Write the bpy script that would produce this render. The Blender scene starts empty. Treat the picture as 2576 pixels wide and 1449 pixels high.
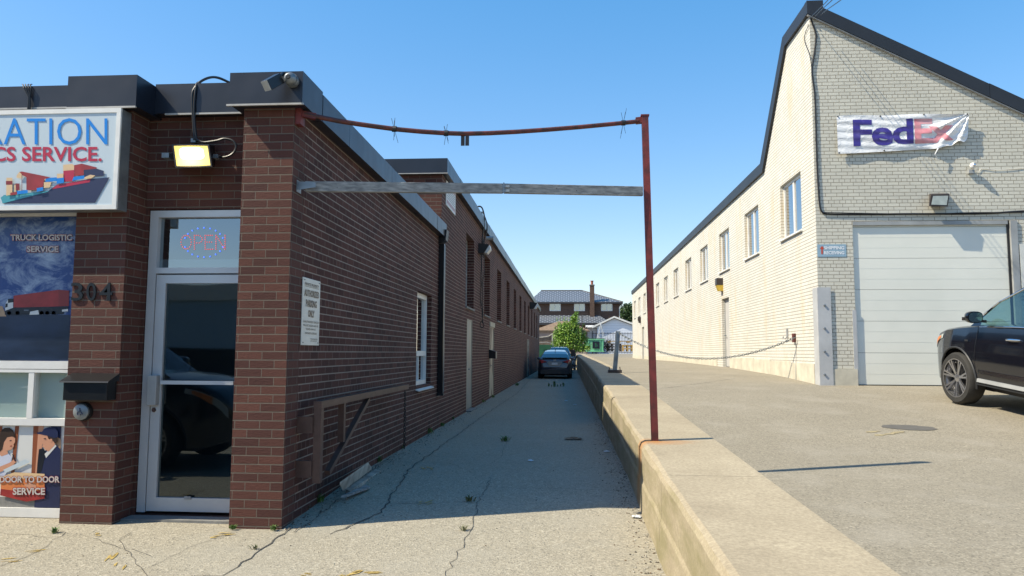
import bpy, math, random
from mathutils import Vector, Matrix
R = math.radians
rnd = random.Random(7)
scene = bpy.context.scene
COL = scene.collection
# ---------------------------------------------------------------- camera, sky, sun, exposure
F = 1863.0; PSI = math.atan((1431-1288)/1863.0); TH = math.atan(162.7/1863.0); RHO = 0.0052
fw = Vector((-math.sin(PSI)*math.cos(TH), math.cos(PSI)*math.cos(TH), math.sin(TH)))
r0 = Vector((math.cos(PSI), math.sin(PSI), 0)); u0 = r0.cross(fw)
RT = r0*math.cos(RHO)+u0*math.sin(RHO); UP = u0*math.cos(RHO)-r0*math.sin(RHO)
cam = bpy.data.objects.new('camera', bpy.data.cameras.new('camera')); COL.objects.link(cam)
cam.matrix_world = Matrix(((RT.x,UP.x,-fw.x,0),(RT.y,UP.y,-fw.y,0),(RT.z,UP.z,-fw.z,0),(0,0,0,1)))
cam.data.sensor_width = 36; cam.data.lens = F/2576*36; cam.data.clip_end = 3000; cam.data.clip_start = 0.05
scene.camera = cam
SUN = Vector((-1, -0.34, 1.155)).normalized()
elev = math.asin(SUN.z)
w = bpy.data.worlds.new("World"); scene.world = w; w.use_nodes = True
nt = w.node_tree; bg = nt.nodes['Background']
sky = nt.nodes.new('ShaderNodeTexSky'); sky.sky_type = 'NISHITA'; sky.sun_disc = False
sky.sun_elevation = elev; sky.sun_rotation = math.atan2(SUN.x, SUN.y)
sky.air_density = 1.0; sky.dust_density = 0.5; sky.ozone_density = 2.2
gm_ = nt.nodes.new('ShaderNodeGamma'); gm_.inputs[1].default_value = .62
hs_ = nt.nodes.new('ShaderNodeHueSaturation'); hs_.inputs['Saturation'].default_value = 1.44; hs_.inputs['Value'].default_value = 3.1; hs_.inputs['Hue'].default_value = .511
nt.links.new(sky.outputs[0], hs_.inputs['Color']); nt.links.new(hs_.outputs[0], gm_.inputs[0]); nt.links.new(gm_.outputs[0], bg.inputs[0]); bg.inputs[1].default_value = 0.125
sl = bpy.data.lights.new('sun', 'SUN'); sl.energy = 5.0; sl.angle = R(0.5); sl.color = (1, 0.905, 0.71)
so = bpy.data.objects.new('sun', sl); COL.objects.link(so)
so.rotation_euler = SUN.to_track_quat('Z', 'Y').to_euler(); so.location = (-20, -8, 25)
vs = scene.view_settings
scene.display_settings.display_device = 'sRGB'
vs.view_transform = 'Standard'; vs.look = 'None'; vs.exposure = 0.64; vs.gamma = 1; vs.use_curve_mapping = False
scene.cycles.max_bounces = 6; scene.cycles.transparent_max_bounces = 8

# ---------------------------------------------------------------- picture point -> world point on a plane
def ray(px, py):
    return (fw*F + RT*(px-1288) - UP*(py-724.5))
def onX(px, py, X): d = ray(px, py); return d*(X/d.x)
def onY(px, py, Y): d = ray(px, py); return d*(Y/d.y)
def onZ(px, py, Z): d = ray(px, py); return d*(Z/d.z)

# ---------------------------------------------------------------- materials
def _m(name):
    m = bpy.data.materials.new(name); m.use_nodes = True
    n = m.node_tree.nodes; return m, m.node_tree, n['Principled BSDF']
def rgb(c): return (c[0], c[1], c[2], 1)
def N(nt, t, **k):
    n = nt.nodes.new(t)
    for a, b in k.items(): setattr(n, a, b)
    return n
def mixc(nt, fac, a, b, mode='MIX'):
    n = nt.nodes.new('ShaderNodeMix'); n.data_type = 'RGBA'; n.blend_type = mode
    for s, v in ((n.inputs[0], fac), (n.inputs[6], a), (n.inputs[7], b)):
        if hasattr(v, 'is_output') or isinstance(v, bpy.types.NodeSocket): nt.links.new(v, s)
        elif isinstance(v, (int, float)): s.default_value = v
        else: s.default_value = rgb(v)
    return n.outputs[2]
def mapr(nt, v, a, b, c=0, d=1):
    n = nt.nodes.new('ShaderNodeMapRange'); n.clamp = True
    nt.links.new(v, n.inputs[0])
    for i, x in enumerate((a, b, c, d)): n.inputs[i+1].default_value = x
    return n.outputs[0]
def noise(nt, vec, scale, detail=4, rough=.55, dist=0):
    n = nt.nodes.new('ShaderNodeTexNoise'); n.inputs['Scale'].default_value = scale
    n.inputs['Detail'].default_value = detail; n.inputs['Roughness'].default_value = rough; n.inputs['Distortion'].default_value = dist
    if vec is not None: nt.links.new(vec, n.inputs['Vector'])
    return n.outputs[0]
def mapping(nt, vec, scale=(1,1,1), loc=(0,0,0)):
    n = nt.nodes.new('ShaderNodeMapping'); nt.links.new(vec, n.inputs[0])
    n.inputs['Scale'].default_value = scale; n.inputs['Location'].default_value = loc
    return n.outputs[0]
def bump(nt, b, h, strength, dist=0.01):
    n = nt.nodes.new('ShaderNodeBump'); n.inputs['Strength'].default_value = strength; n.inputs['Distance'].default_value = dist
    nt.links.new(h, n.inputs['Height']); nt.links.new(n.outputs[0], b.inputs['Normal']); return n
def mat(name, c, rough=.6, metal=0, var=.12, scale=6, bmp=0, c2=None, spec=None, coat=0, stretch=(1,1,1), thr=(.35,.7)):
    m, nt, b = _m(name)
    tc = N(nt, 'ShaderNodeTexCoord'); v = mapping(nt, tc.outputs['Object'], stretch)
    nz = noise(nt, v, scale, 5)
    c2 = c2 or tuple(x*(1-var*2.2) for x in c)
    col = mixc(nt, mapr(nt, nz, *thr), c2, c)
    nt.links.new(col, b.inputs['Base Color'])
    b.inputs['Roughness'].default_value = rough; b.inputs['Metallic'].default_value = metal
    if spec is not None: b.inputs['Specular IOR Level'].default_value = spec
    b.inputs['Coat Weight'].default_value = coat
    if bmp: bump(nt, b, noise(nt, v, scale*6, 4), bmp)
    return m
def flat(name, c, rough=.55):
    m, nt, b = _m(name); b.inputs['Base Color'].default_value = rgb(c); b.inputs['Roughness'].default_value = rough
    return m
def emit(name, c, s):
    m, nt, b = _m(name); b.inputs['Base Color'].default_value = rgb(c)
    b.inputs['Emission Color'].default_value = rgb(c); b.inputs['Emission Strength'].default_value = s; return m
def glass(name, tint=(.5,.55,.6), refl=.25, rough=.02, rc=(1,1,1)):
    m = bpy.data.materials.new(name); m.use_nodes = True; nt = m.node_tree; nt.nodes.clear()
    o = N(nt, 'ShaderNodeOutputMaterial'); mx = N(nt, 'ShaderNodeMixShader')
    t = N(nt, 'ShaderNodeBsdfTransparent'); t.inputs[0].default_value = rgb(tint)
    g = N(nt, 'ShaderNodeBsdfGlossy'); g.inputs['Roughness'].default_value = rough; g.inputs[0].default_value = rgb(rc)
    lw = N(nt, 'ShaderNodeLayerWeight'); lw.inputs[0].default_value = .5
    pw = N(nt, 'ShaderNodeMath', operation='POWER'); nt.links.new(lw.outputs['Facing'], pw.inputs[0]); pw.inputs[1].default_value = 4
    fac = mapr(nt, pw.outputs[0], 0, 1, refl, 1)
    nt.links.new(fac, mx.inputs[0]); nt.links.new(t.outputs[0], mx.inputs[1]); nt.links.new(g.outputs[0], mx.inputs[2])
    tc = N(nt, 'ShaderNodeTexCoord'); bn = N(nt, 'ShaderNodeBump'); bn.inputs['Strength'].default_value = .06; bn.inputs['Distance'].default_value = .02
    nt.links.new(noise(nt, tc.outputs['Object'], 1.7, 1), bn.inputs['Height']); nt.links.new(bn.outputs[0], g.inputs['Normal'])
    nt.links.new(mx.outputs[0], o.inputs[0]); return m
def brick(name, c1, c2, mortar, row=.0705, wid=.21, msize=.006, rug=0, squash=1, sqf=2, var=.3, stain=None, bst=.5, uscale=1):
    m, nt, b = _m(name)
    uv = N(nt, 'ShaderNodeUVMap').outputs[0]
    t = N(nt, 'ShaderNodeTexBrick'); nt.links.new(mapping(nt, uv, (uscale,1,1)), t.inputs['Vector']); wid *= uscale
    t.squash = squash; t.squash_frequency = sqf
    t.inputs['Color1'].default_value = rgb(c1); t.inputs['Color2'].default_value = rgb(c2); t.inputs['Mortar'].default_value = rgb(mortar)
    for k, v in (('Scale', 1), ('Mortar Size', msize), ('Mortar Smooth', .25), ('Bias', 0), ('Brick Width', wid), ('Row Height', row)):
        t.inputs[k].default_value = v
    col = t.outputs['Color']
    nz = noise(nt, uv, 1.1, 6, .65)
    col = mixc(nt, mapr(nt, nz, .3, .75, 1-var, 1), (0,0,0), col)
    fine = noise(nt, uv, 55, 5, .7)
    dk = mixc(nt, mapr(nt, fine, .25, .7, .35, 0), col, tuple(x*.35 for x in c1))
    col = mixc(nt, t.outputs['Fac'], dk, col)
    if stain:
        sv = mapping(nt, uv, (2.2, .35, 1)); s = noise(nt, sv, 1.2, 5, .7)
        col = mixc(nt, mapr(nt, s, .52, .76, 0, .65), col, stain)
    nt.links.new(col, b.inputs['Base Color']); b.inputs['Roughness'].default_value = .85
    b.inputs['Specular IOR Level'].default_value = .25
    h = nt.nodes.new('ShaderNodeMath'); h.operation = 'MULTIPLY_ADD'
    nt.links.new(t.outputs['Fac'], h.inputs[0]); h.inputs[1].default_value = -1
    if rug:
        rv = mapping(nt, uv, (24, 75, 1)); rn = noise(nt, rv, 1, 3, .6, 1.2)
        mul = nt.nodes.new('ShaderNodeMath'); mul.operation = 'MULTIPLY'; nt.links.new(rn, mul.inputs[0]); mul.inputs[1].default_value = rug
        nt.links.new(mul.outputs[0], h.inputs[2])
    else:
        nt.links.new(mapr(nt, fine, .2, .8, 0, .35), h.inputs[2])
    bump(nt, b, h.outputs[0], bst, .008)
    return m
def ground(name, base, dark, light, speck=70, big=.5, patch=None, bst=.5, crack=0):
    m, nt, b = _m(name)
    tc = N(nt, 'ShaderNodeTexCoord').outputs['Object']
    vo = N(nt, 'ShaderNodeTexVoronoi'); vo.inputs['Scale'].default_value = speck; nt.links.new(tc, vo.inputs['Vector'])
    sep = N(nt, 'ShaderNodeSeparateColor'); nt.links.new(vo.outputs['Color'], sep.inputs[0])
    col = mixc(nt, mapr(nt, sep.outputs[0], .62, .95), base, light)
    col = mixc(nt, mapr(nt, sep.outputs[1], .72, .98), col, dark)
    n1 = noise(nt, tc, big, 6, .65); col = mixc(nt, mapr(nt, n1, .35, .7, .24, 0), col, dark)
    n2 = noise(nt, tc, speck*.22, 3, .7); col = mixc(nt, mapr(nt, n2, .4, .7, .3, 0), col, dark)
    if patch:
        n3 = noise(nt, mapping(nt, tc, (1,1,1), (7,3,0)), 1.7, 5, .6); col = mixc(nt, mapr(nt, n3, .5, .72, 0, .45), col, patch)
    if crack:
        wv = N(nt, 'ShaderNodeMix'); wv.data_type = 'VECTOR'; wv.inputs[0].default_value = .22
        nn = N(nt, 'ShaderNodeTexNoise'); nn.inputs['Scale'].default_value = 1.5; nn.inputs['Detail'].default_value = 6; nt.links.new(tc, nn.inputs['Vector'])
        nt.links.new(tc, wv.inputs[4]); nt.links.new(nn.outputs['Color'], wv.inputs[5])
        v2 = N(nt, 'ShaderNodeTexVoronoi'); v2.feature = 'DISTANCE_TO_EDGE'; v2.inputs['Scale'].default_value = crack; nt.links.new(wv.outputs[1], v2.inputs['Vector'])
        e = mapr(nt, v2.outputs['Distance'], .0, .006, .75, 0)
        g = mapr(nt, noise(nt, tc, .6, 3), .5, .6)
        mu = N(nt, 'ShaderNodeMath', operation='MULTIPLY'); nt.links.new(e, mu.inputs[0]); nt.links.new(g, mu.inputs[1])
        col = mixc(nt, mu.outputs[0], col, tuple(x*.3 for x in dark))
    nt.links.new(col, b.inputs['Base Color']); b.inputs['Roughness'].default_value = .93; b.inputs['Specular IOR Level'].default_value = .2
    bump(nt, b, vo.outputs['Distance'], bst, .006)
    return m

M = {}
M['brick_side'] = brick('brown brick wall', (.135,.053,.041), (.072,.030,.025), (.32,.255,.21), var=.35, msize=.0062, bst=.5, squash=.5, sqf=6, uscale=2.6)
M['brick_front'] = brick('brown rug brick', (.140,.057,.043), (.080,.034,.029), (.16,.13,.105), var=.25, rug=.55, msize=.0055, bst=1.0, uscale=1.5)
M['brick_white'] = brick('cream painted brick', (.725,.71,.65), (.675,.66,.60), (.21,.185,.14), row=.0677, wid=.207, msize=.0062, var=.14, stain=(.55,.40,.20), bst=.15, squash=.5, sqf=6, uscale=2.4)
M['brick_grey'] = brick('grey white painted brick', (.70,.675,.58), (.64,.615,.53), (.30,.27,.215), row=.0677, wid=.207, msize=.006, var=.12, bst=.7, squash=.5, sqf=6)
M['brick_house'] = brick('dark house brick', (.15,.085,.06), (.10,.06,.045), (.16,.13,.11), var=.2)
M['coping'] = mat('dark blue grey sheet metal', (.016,.021,.034), .36, .15, .12, .8, spec=.5)
M['coping_side'] = M['coping']
_n = M['coping'].node_tree; bump(_n, _n.nodes['Principled BSDF'], noise(_n, N(_n, 'ShaderNodeTexCoord').outputs['Object'], 1.6, 2), .35, .05)
M['trim_light'] = mat('pale drip edge', (.45,.43,.40), .5, .2)
M['gcoping'] = mat('black roof flashing', (.022,.025,.032), .5, .1, .1, 2)
M['alu'] = mat('painted aluminium', (.52,.54,.56), .38, .25, .05, 3)
M['guard'] = mat('pale grey guard steel', (.46,.47,.48), .5, 0, .08, 3)
M['white'] = mat('white paint', (.74,.73,.70), .5, 0, .06, 5)
M['cream'] = mat('cream door paint', (.42,.39,.31), .55, 0, .12, 3)
M['brownpaint'] = mat('brown steel paint', (.11,.062,.05), .5, .1, .15, 8)
M['rust'] = mat('rusty red oxide paint', (.20,.030,.026), .55, .1, .2, 9, c2=(.075,.018,.016), bmp=.15)
M['rustbar'] = mat('rusty bar', (.16,.038,.030), .6, .15, .2, 14, c2=(.05,.025,.022), bmp=.2)
M['wood'] = mat('weathered grey timber', (.36,.355,.335), .8, 0, .22, 3, bmp=.3, c2=(.15,.15,.15), stretch=(1,10,14))
M['plank'] = mat('dirty pale plank', (.50,.47,.40), .8, 0, .25, 6, bmp=.2)
M['black'] = mat('black plastic', (.012,.012,.014), .45, 0, .1)
M['blackm'] = mat('black enamel', (.010,.011,.013), .3, .1, .1)
M['steel'] = mat('galvanised steel', (.33,.36,.38), .45, .6, .2, 5)
M['chrome'] = mat('chrome', (.75,.76,.78), .12, 1, .02)
M['greysteel'] = mat('grey painted steel', (.36,.37,.37), .5, .1, .12, 3)
M['concrete_base'] = mat('painted concrete footing', (.62,.58,.47), .8, 0, .12, 3, bmp=.2)
M['concrete_grey'] = mat('grey concrete', (.24,.235,.22), .9, 0, .15, 4, bmp=.3)
M['glass'] = glass('window glass', (.30,.36,.40), .30)
M['glass_clear'] = glass('clear pane', (.85,.88,.88), .12)
M['glass_transom'] = glass('transom glass', (.40,.48,.50), .26, rc=(.85,.95,1))
M['glass_door'] = glass('door glass', (.30,.40,.44), .08, rc=(.8,.92,1))
M['glass_side'] = glass('side window glass', (.4,.45,.5), .45)
M['dark'] = flat('dark interior', (.02,.022,.025), .9)
M['inner'] = flat('interior wall', (.16,.17,.18), .9)
M['roofgravel'] = mat('flat roof', (.10,.10,.10), .9)
M['leaf'] = mat('leaf', (.27,.42,.06), .5, 0, .2, 2.2, c2=(.10,.20,.025))
M['leafd'] = mat('dark leaf', (.055,.11,.02), .6, 0, .2, 1.5, c2=(.02,.05,.012))
M['bark'] = mat('bark', (.10,.08,.06), .9)
M['weed'] = mat('weed leaf', (.10,.20,.03), .6, 0, .25, 20)
M['weeddry'] = mat('dry weed leaf', (.16,.17,.06), .7, 0, .25, 20)
M['asphalt'] = ground('worn asphalt lot', (.275,.243,.185), (.165,.148,.115), (.39,.35,.27), 85, .45, (.33,.30,.245), .35)
M['alley'] = ground('coarse old asphalt', (.34,.305,.235), (.19,.175,.14), (.50,.455,.36), 85, .5, (.31,.29,.24), .5, 0)
M['far_ground'] = ground('street ground', (.16,.155,.145), (.10,.10,.09), (.22,.22,.2), 20, .1)

# ---------------------------------------------------------------- mesh builder
class MB:
    def __init__(s): s.v = []; s.f = []; s.m = []
    def quad(s, a, b, c, d, mi=0):
        i = len(s.v); s.v += [tuple(a), tuple(b), tuple(c), tuple(d)]; s.f.append((i,i+1,i+2,i+3)); s.m.append(mi); return s
    def poly(s, pts, mi=0):
        i = len(s.v); s.v += [tuple(p) for p in pts]; s.f.append(tuple(range(i, i+len(pts)))); s.m.append(mi); return s
    def box(s, x0, x1, y0, y1, z0, z1, mi=0):
        x0,x1=min(x0,x1),max(x0,x1); y0,y1=min(y0,y1),max(y0,y1); z0,z1=min(z0,z1),max(z0,z1)
        i = len(s.v)
        s.v += [(x0,y0,z0),(x1,y0,z0),(x1,y1,z0),(x0,y1,z0),(x0,y0,z1),(x1,y0,z1),(x1,y1,z1),(x0,y1,z1)]
        for q in ((0,3,2,1),(4,5,6,7),(0,1,5,4),(1,2,6,5),(2,3,7,6),(3,0,4,7)): s.f.append(tuple(i+k for k in q)); s.m.append(mi)
        return s
    def prism(s, pts, d, mi=0):
        """closed outline pts (3-D, planar) pushed along vector d"""
        n = len(pts); i = len(s.v); d = Vector(d)
        s.v += [tuple(p) for p in pts] + [tuple(Vector(p)+d) for p in pts]
        s.f.append(tuple(i+k for k in range(n))); s.f.append(tuple(i+n+k for k in reversed(range(n)))); s.m += [mi, mi]
        for k in range(n):
            q = (k+1) % n; s.f.append((i+k, i+n+k, i+n+q, i+q)); s.m.append(mi)
        return s
    def tube(s, path, r, n=8, mi=0, caps=True):
        P = [Vector(p) for p in path]; rs = r if isinstance(r, (list, tuple)) else [r]*len(P)
        i0 = len(s.v); prev = None
        for k, p in enumerate(P):
            t = (P[min(k+1, len(P)-1)]-P[max(k-1, 0)]).normalized()
            if prev is None:
                a = Vector((0,0,1)) if abs(t.z) < .9 else Vector((1,0,0)); nrm = t.cross(a).normalized()
            else: nrm = (prev-t*prev.dot(t)).normalized()
            prev = nrm; bn = t.cross(nrm)
            for j in range(n):
                an = 2*math.pi*j/n+ (math.pi/4 if n == 4 else 0); s.v.append(tuple(p+(nrm*math.cos(an)+bn*math.sin(an))*rs[k]))
        for k in range(len(P)-1):
            for j in range(n):
                q = (j+1) % n; s.f.append((i0+k*n+j, i0+k*n+q, i0+(k+1)*n+q, i0+(k+1)*n+j)); s.m.append(mi)
        if caps:
            s.f.append(tuple(i0+j for j in reversed(range(n)))); s.f.append(tuple(i0+(len(P)-1)*n+j for j in range(n))); s.m += [mi, mi]
        return s
    def bar(s, a, b, w, h, up=(0,0,1), mi=0):
        a = Vector(a); b = Vector(b); t = (b-a).normalized(); up = Vector(up)
        sd = t.cross(up).normalized(); u = sd.cross(t).normalized()
        pts = [a+sd*w/2*sx+u*h/2*sz for sx, sz in ((-1,-1),(1,-1),(1,1),(-1,1))]
        return s.prism(pts, b-a, mi)
    def lathe(s, prof, org=(0,0,0), axis='Z', n=24, mi=0, capped=True):
        """prof = [(r, h)]"""
        i0 = len(s.v); o = Vector(org)
        for r, h in prof:
            for j in range(n):
                a = 2*math.pi*j/n; c, d = r*math.cos(a), r*math.sin(a)
                p = {'Z': (c, d, h), 'Y': (c, h, d), 'X': (h, c, d)}[axis]; s.v.append(tuple(o+Vector(p)))
        for k in range(len(prof)-1):
            for j in range(n):
                q = (j+1) % n; s.f.append((i0+k*n+j, i0+k*n+q, i0+(k+1)*n+q, i0+(k+1)*n+j)); s.m.append(mi)
        for k in (0, len(prof)-1):
            if capped and prof[k][0] > 1e-4: s.f.append(tuple(i0+k*n+j for j in range(n))); s.m.append(mi)
        return s
    def ball(s, c, r, n=12, sc=(1,1,1), mi=0):
        i0 = len(s.v); h = n//2
        for k in range(h+1):
            th = math.pi*k/h
            for j in range(n):
                a = 2*math.pi*j/n
                s.v.append((c[0]+r*sc[0]*math.sin(th)*math.cos(a), c[1]+r*sc[1]*math.sin(th)*math.sin(a), c[2]+r*sc[2]*math.cos(th)))
        for k in range(h):
            for j in range(n):
                q = (j+1) % n; s.f.append((i0+k*n+j, i0+(k+1)*n+j, i0+(k+1)*n+q, i0+k*n+q)); s.m.append(mi)
        return s
    def build(s, name, mats, parent=None, smooth=False, world=True, bevel=0):
        me = bpy.data.meshes.new(name); me.from_pydata(s.v, [], s.f)
        if not isinstance(mats, (list, tuple)): mats = [mats]
        for m in mats: me.materials.append(M[m] if isinstance(m, str) else m)
        me.polygons.foreach_set('material_index', s.m)
        uv = me.uv_layers.new(name='UVMap'); me.update()
        for p in me.polygons:
            n = p.normal; ax = max(range(3), key=lambda k: abs(n[k]))
            for li in p.loop_indices:
                c = me.vertices[me.loops[li].vertex_index].co
                uv.data[li].uv = ((c.y, c.z), (c.x, c.z), (c.x, c.y))[ax]
            p.use_smooth = smooth
        o = bpy.data.objects.new(name, me); COL.objects.link(o)
        if parent is not None:
            o.parent = parent
            if world: o.location = -wloc(parent)
        if bevel:
            b = o.modifiers.new('bevel', 'BEVEL'); b.width = bevel; b.segments = 2; b.limit_method = 'ANGLE'
        if smooth:
            try: me.set_sharp_from_angle(angle=R(40))
            except Exception: pass
        return o
def wloc(o):
    v = Vector((0,0,0))
    while o is not None: v = v+o.location; o = o.parent
    return v
def tag(o, label=None, cat=None, group=None, kind=None):
    if label: o['label'] = label
    if cat: o['category'] = cat
    if group: o['group'] = group
    if kind: o['kind'] = kind
    return o
def thing(name, label, cat, loc=(0,0,0), group=None, rz=0):
    o = bpy.data.objects.new(name, None); COL.objects.link(o); o.location = loc; o.rotation_euler = (0,0,rz)
    o.empty_display_size = .2
    return tag(o, label, cat, group)
def clone(o, parent=None):
    c = o.copy(); COL.objects.link(c); c.parent = parent
    for ch in list(o.children): clone(ch, c)
    return c
def text2d(body, size=1, off=0, spacing=1, shear=0):
    cu = bpy.data.curves.new('t', 'FONT'); cu.body = body; cu.size = size; cu.offset = off; cu.space_character = spacing; cu.shear = shear
    cu.resolution_u = 3
    ob = bpy.data.objects.new('t', cu); COL.objects.link(ob); dg = bpy.context.evaluated_depsgraph_get()
    me = bpy.data.meshes.new_from_object(ob.evaluated_get(dg)); bpy.data.objects.remove(ob)
    V = [(v.co.x, v.co.y) for v in me.vertices]; Fc = [tuple(p.vertices) for p in me.polygons]; bpy.data.meshes.remove(me)
    if not V: return V, Fc
    x0 = min(v[0] for v in V); x1 = max(v[0] for v in V); y0 = min(v[1] for v in V); y1 = max(v[1] for v in V)
    return [((x-x0)/(x1-x0), (y-y0)/(y1-y0)) for x, y in V], Fc
def text_on(body, fn, name, m, parent, off=0, spacing=1, world=True):
    """fn maps (u,v) in the unit square of the whole text to a 3-D point"""
    V, Fc = text2d(body, 1, off, spacing)
    mb = MB(); mb.v = [tuple(fn(u, v)) for u, v in V]; mb.f = Fc; mb.m = [0]*len(Fc)
    return mb.build(name, m, parent, world=world)
def rect_on(fn3, x0, y0, x1, y1):
    """screen-like rectangle of picture pixels on a plane fn3(px,py): returns unit-square mapping"""
    a, b, c, d = fn3(x0, y1), fn3(x1, y1), fn3(x1, y0), fn3(x0, y0)
    return lambda u, v: (a*(1-u)+b*u)*(1-v)+(d*(1-u)+c*u)*v
def wall(mb, axis, plane, out, u0, u1, z0, z1, holes, th, mi=0, rmi=None):
    """flat wall with rectangular openings. axis 'X': plane x=plane running along y; 'Y': plane y=plane running along x. out=+1/-1 outward side"""
    rmi = mi if rmi is None else rmi
    us = sorted(set([u0, u1]+[h[0] for h in holes]+[h[1] for h in holes])); zs = sorted(set([z0, z1]+[h[2] for h in holes]+[h[3] for h in holes]))
    us = [u for u in us if u0 <= u <= u1]; zs = [z for z in zs if z0 <= z <= z1]
    P = (lambda u, z, d: (plane-out*d, u, z)) if axis == 'X' else (lambda u, z, d: (u, plane-out*d, z))
    def hole(u, z): return any(h[0] < u < h[1] and h[2] < z < h[3] for h in holes)
    def q(a, b, c, d, m):  # fix winding later by normals; cycles is two-sided
        mb.quad(a, b, c, d, m)
    for i in range(len(us)-1):
        for j in range(len(zs)-1):
            if hole((us[i]+us[i+1])/2, (zs[j]+zs[j+1])/2): continue
            for d in (0, th): q(P(us[i],zs[j],d), P(us[i+1],zs[j],d), P(us[i+1],zs[j+1],d), P(us[i],zs[j+1],d), mi)
    for a, b, c, d in holes+[(u0,u1,z0,z1)]:
        q(P(a,c,0),P(b,c,0),P(b,c,th),P(a,c,th),rmi); q(P(a,d,0),P(b,d,0),P(b,d,th),P(a,d,th),rmi)
        q(P(a,c,0),P(a,d,0),P(a,d,th),P(a,c,th),rmi); q(P(b,c,0),P(b,d,0),P(b,d,th),P(b,c,th),rmi)
def interp(tab, x):
    if x <= tab[0][0]: return tab[0][1]
    for (a, b), (c, d) in zip(tab, tab[1:]):
        if x <= c: return b+(d-b)*(x-a)/(c-a)
    return tab[-1][1]
# ================================================================= main planes (metres; camera at the origin)
XL = -2.31                        # brown brick side wall
YP = onX(721.7, 885, XL).y        # front of the brick pillars
YR = YP+.28                       # recessed front wall
XW0, XW1 = .655, 1.37             # concrete barrier
XR = 4.67; YG = 14.26             # cream building: side plane, front plane
Y2 = 13.22                        # where the taller brown building starts
YE = 58.6
def zalley(y): return interp([(-60,-1.5),(3,-1.5),(5.9,-1.425),(8,-1.33),(200,-1.32)], y)
WT = [(-5,-1.0),(.8,-.955),(3.4,-.91),(5.3,-.86),(7.8,-.79),(12,-.66),(17.2,-.53),(22,-.44),(32,-.34),(54,-.2),(62,-.08),(80,-.06)]
LOT = [(-60,-1.5),(0,-1.42),(3,-1.2),(5,-1.145),(7.9,-1.13),(9.5,-.97),(11.2,-.80),(14.2,-.575),(17,-.475),(22,-.40),(32,-.34),(54,-.36),(68,-.07),(200,-.05)]
def zlot(x, y):
    a = interp(LOT, y); e = min(a, interp(WT, y)-.012) if y < 14 else interp(WT, y)-.012
    if y > 62: return a
    t = min(1, max(0, (x-XW1)/2.2)); return e*(1-t)+a*t
def sheet(name, xs, ys, fz, m, kind='structure', parent=None):
    mb = MB(); n = len(ys)
    for x in xs:
        for y in ys: mb.v.append((x, y, fz(x, y)))
    for i in range(len(xs)-1):
        for j in range(n-1): mb.f.append((i*n+j, (i+1)*n+j, (i+1)*n+j+1, i*n+j+1)); mb.m.append(0)
    o = mb.build(name, m, parent, smooth=True)
    if kind: tag(o, kind=kind)
    return o
sheet('ground', [-700,700], [-500,900], lambda x, y: -1.75, 'far_ground')
ys = [-40,-20,-5,0,2,3,4,5]+[5.5+.5*i for i in range(8)]+[10,12,15,20,30,40,50,60,66]
sheet('pavement', [-30,-10,-4,XL-.2,-1.5,-.5,XW0+.02], ys, lambda x, y: zalley(y)+(-.012*math.exp(-((x-XL)/.4)**2) if y > 5.9 else 0), 'alley')
ys = [-40,-20,-5]+[0+.75*i for i in range(32)]+[24+4*i for i in range(12)]+[80,100,140,200]
sheet('parking_lot', [XW1-.01,1.8,2.3,3,3.8,4.7,6,8,12,20,40], ys, zlot, 'asphalt')
sheet('yard', [-40,-12,-2,XW1-.01], [68.02,75,100,140,200], lambda x, y: -.07, 'asphalt')
mb = MB(); mb.quad((-40,68,-1.6),(XW0,68,-1.6),(XW0,68,-.06),(-40,68,-.06)); tag(mb.build('retaining_bank', 'concrete_grey'), kind='structure')
# weathered entrance slab line, cracks, paint and stains lying on the ground
def ribbon(mb, pts, w, fz, lift=.004, mi=0):
    for a, b in zip(pts, pts[1:]):
        d = Vector((b[0]-a[0], b[1]-a[1])); 
        if d.length < 1e-5: continue
        n = Vector((-d.y, d.x)).normalized()*w*rnd.uniform(.5, 1.3)/2
        c = [(a[0]+n.x,a[1]+n.y),(b[0]+n.x,b[1]+n.y),(b[0]-n.x,b[1]-n.y),(a[0]-n.x,a[1]-n.y)]
        mb.quad(*[(x, y, fz(x, y)+lift) for x, y in c], mi)
def jag(p, q, n=14, amp=.03):
    out = []
    for i in range(n+1):
        t = i/n; d = Vector((q[0]-p[0], q[1]-p[1])); nn = Vector((-d.y, d.x)).normalized()
        o = 0 if i in (0, n) else rnd.uniform(-amp, amp)
        out.append((p[0]+d.x*t+nn.x*o, p[1]+d.y*t+nn.y*o))
    return out
fa = lambda x, y: zalley(y)
M['crack'] = flat('crack dirt', (.06,.056,.05), .95)
def gp(px, py):  # picture point on the alley floor
    z = -1.4
    for _ in range(6): p = onZ(px, py, z); z = zalley(p.y)
    return (p.x, p.y)
mb = MB()
for chain, wd in ((((560,1449),(640,1395),(700,1350),(730,1328)), .030), (((0,1425),(90,1390),(165,1340)), .012), (((330,1340),(300,1360),(330,1400),(370,1449)), .010),
              (((830,1345),(960,1290),(1030,1180),(1210,1050),(1300,990),(1340,948)), .028), (((740,1340),(800,1300),(880,1235),(980,1150)), .02),
              (((860,1160),(1130,1165),(1200,1195),(1236,1205),(1215,1240),(1200,1270),(1190,1325),(1180,1345),(1120,1449)), .012),
              (((1200,1225),(1330,1228),(1480,1232),(1600,1236)), .009), (((985,1265),(1080,1268),(1180,1262)), .012),
              (((1276,1108),(1268,1130),(1262,1150),(1235,1165)), .010), (((0,1340),(120,1352),(200,1345),(380,1400)), .008),
              (((560,1449),(480,1449)), .01), (((1090,990),(1300,985)), .012), (((620,1330),(470,1380),(330,1449)), .007)):
    g = [gp(*c) for c in chain]; pts = []
    for a, b in zip(g, g[1:]): pts += jag(a, b, max(3, int((Vector(a)-Vector(b)).length/.09)), .022)
    ribbon(mb, pts, wd*.42, fa)
tag(mb.build('pavement_cracks', 'crack'), kind='structure')
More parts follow.
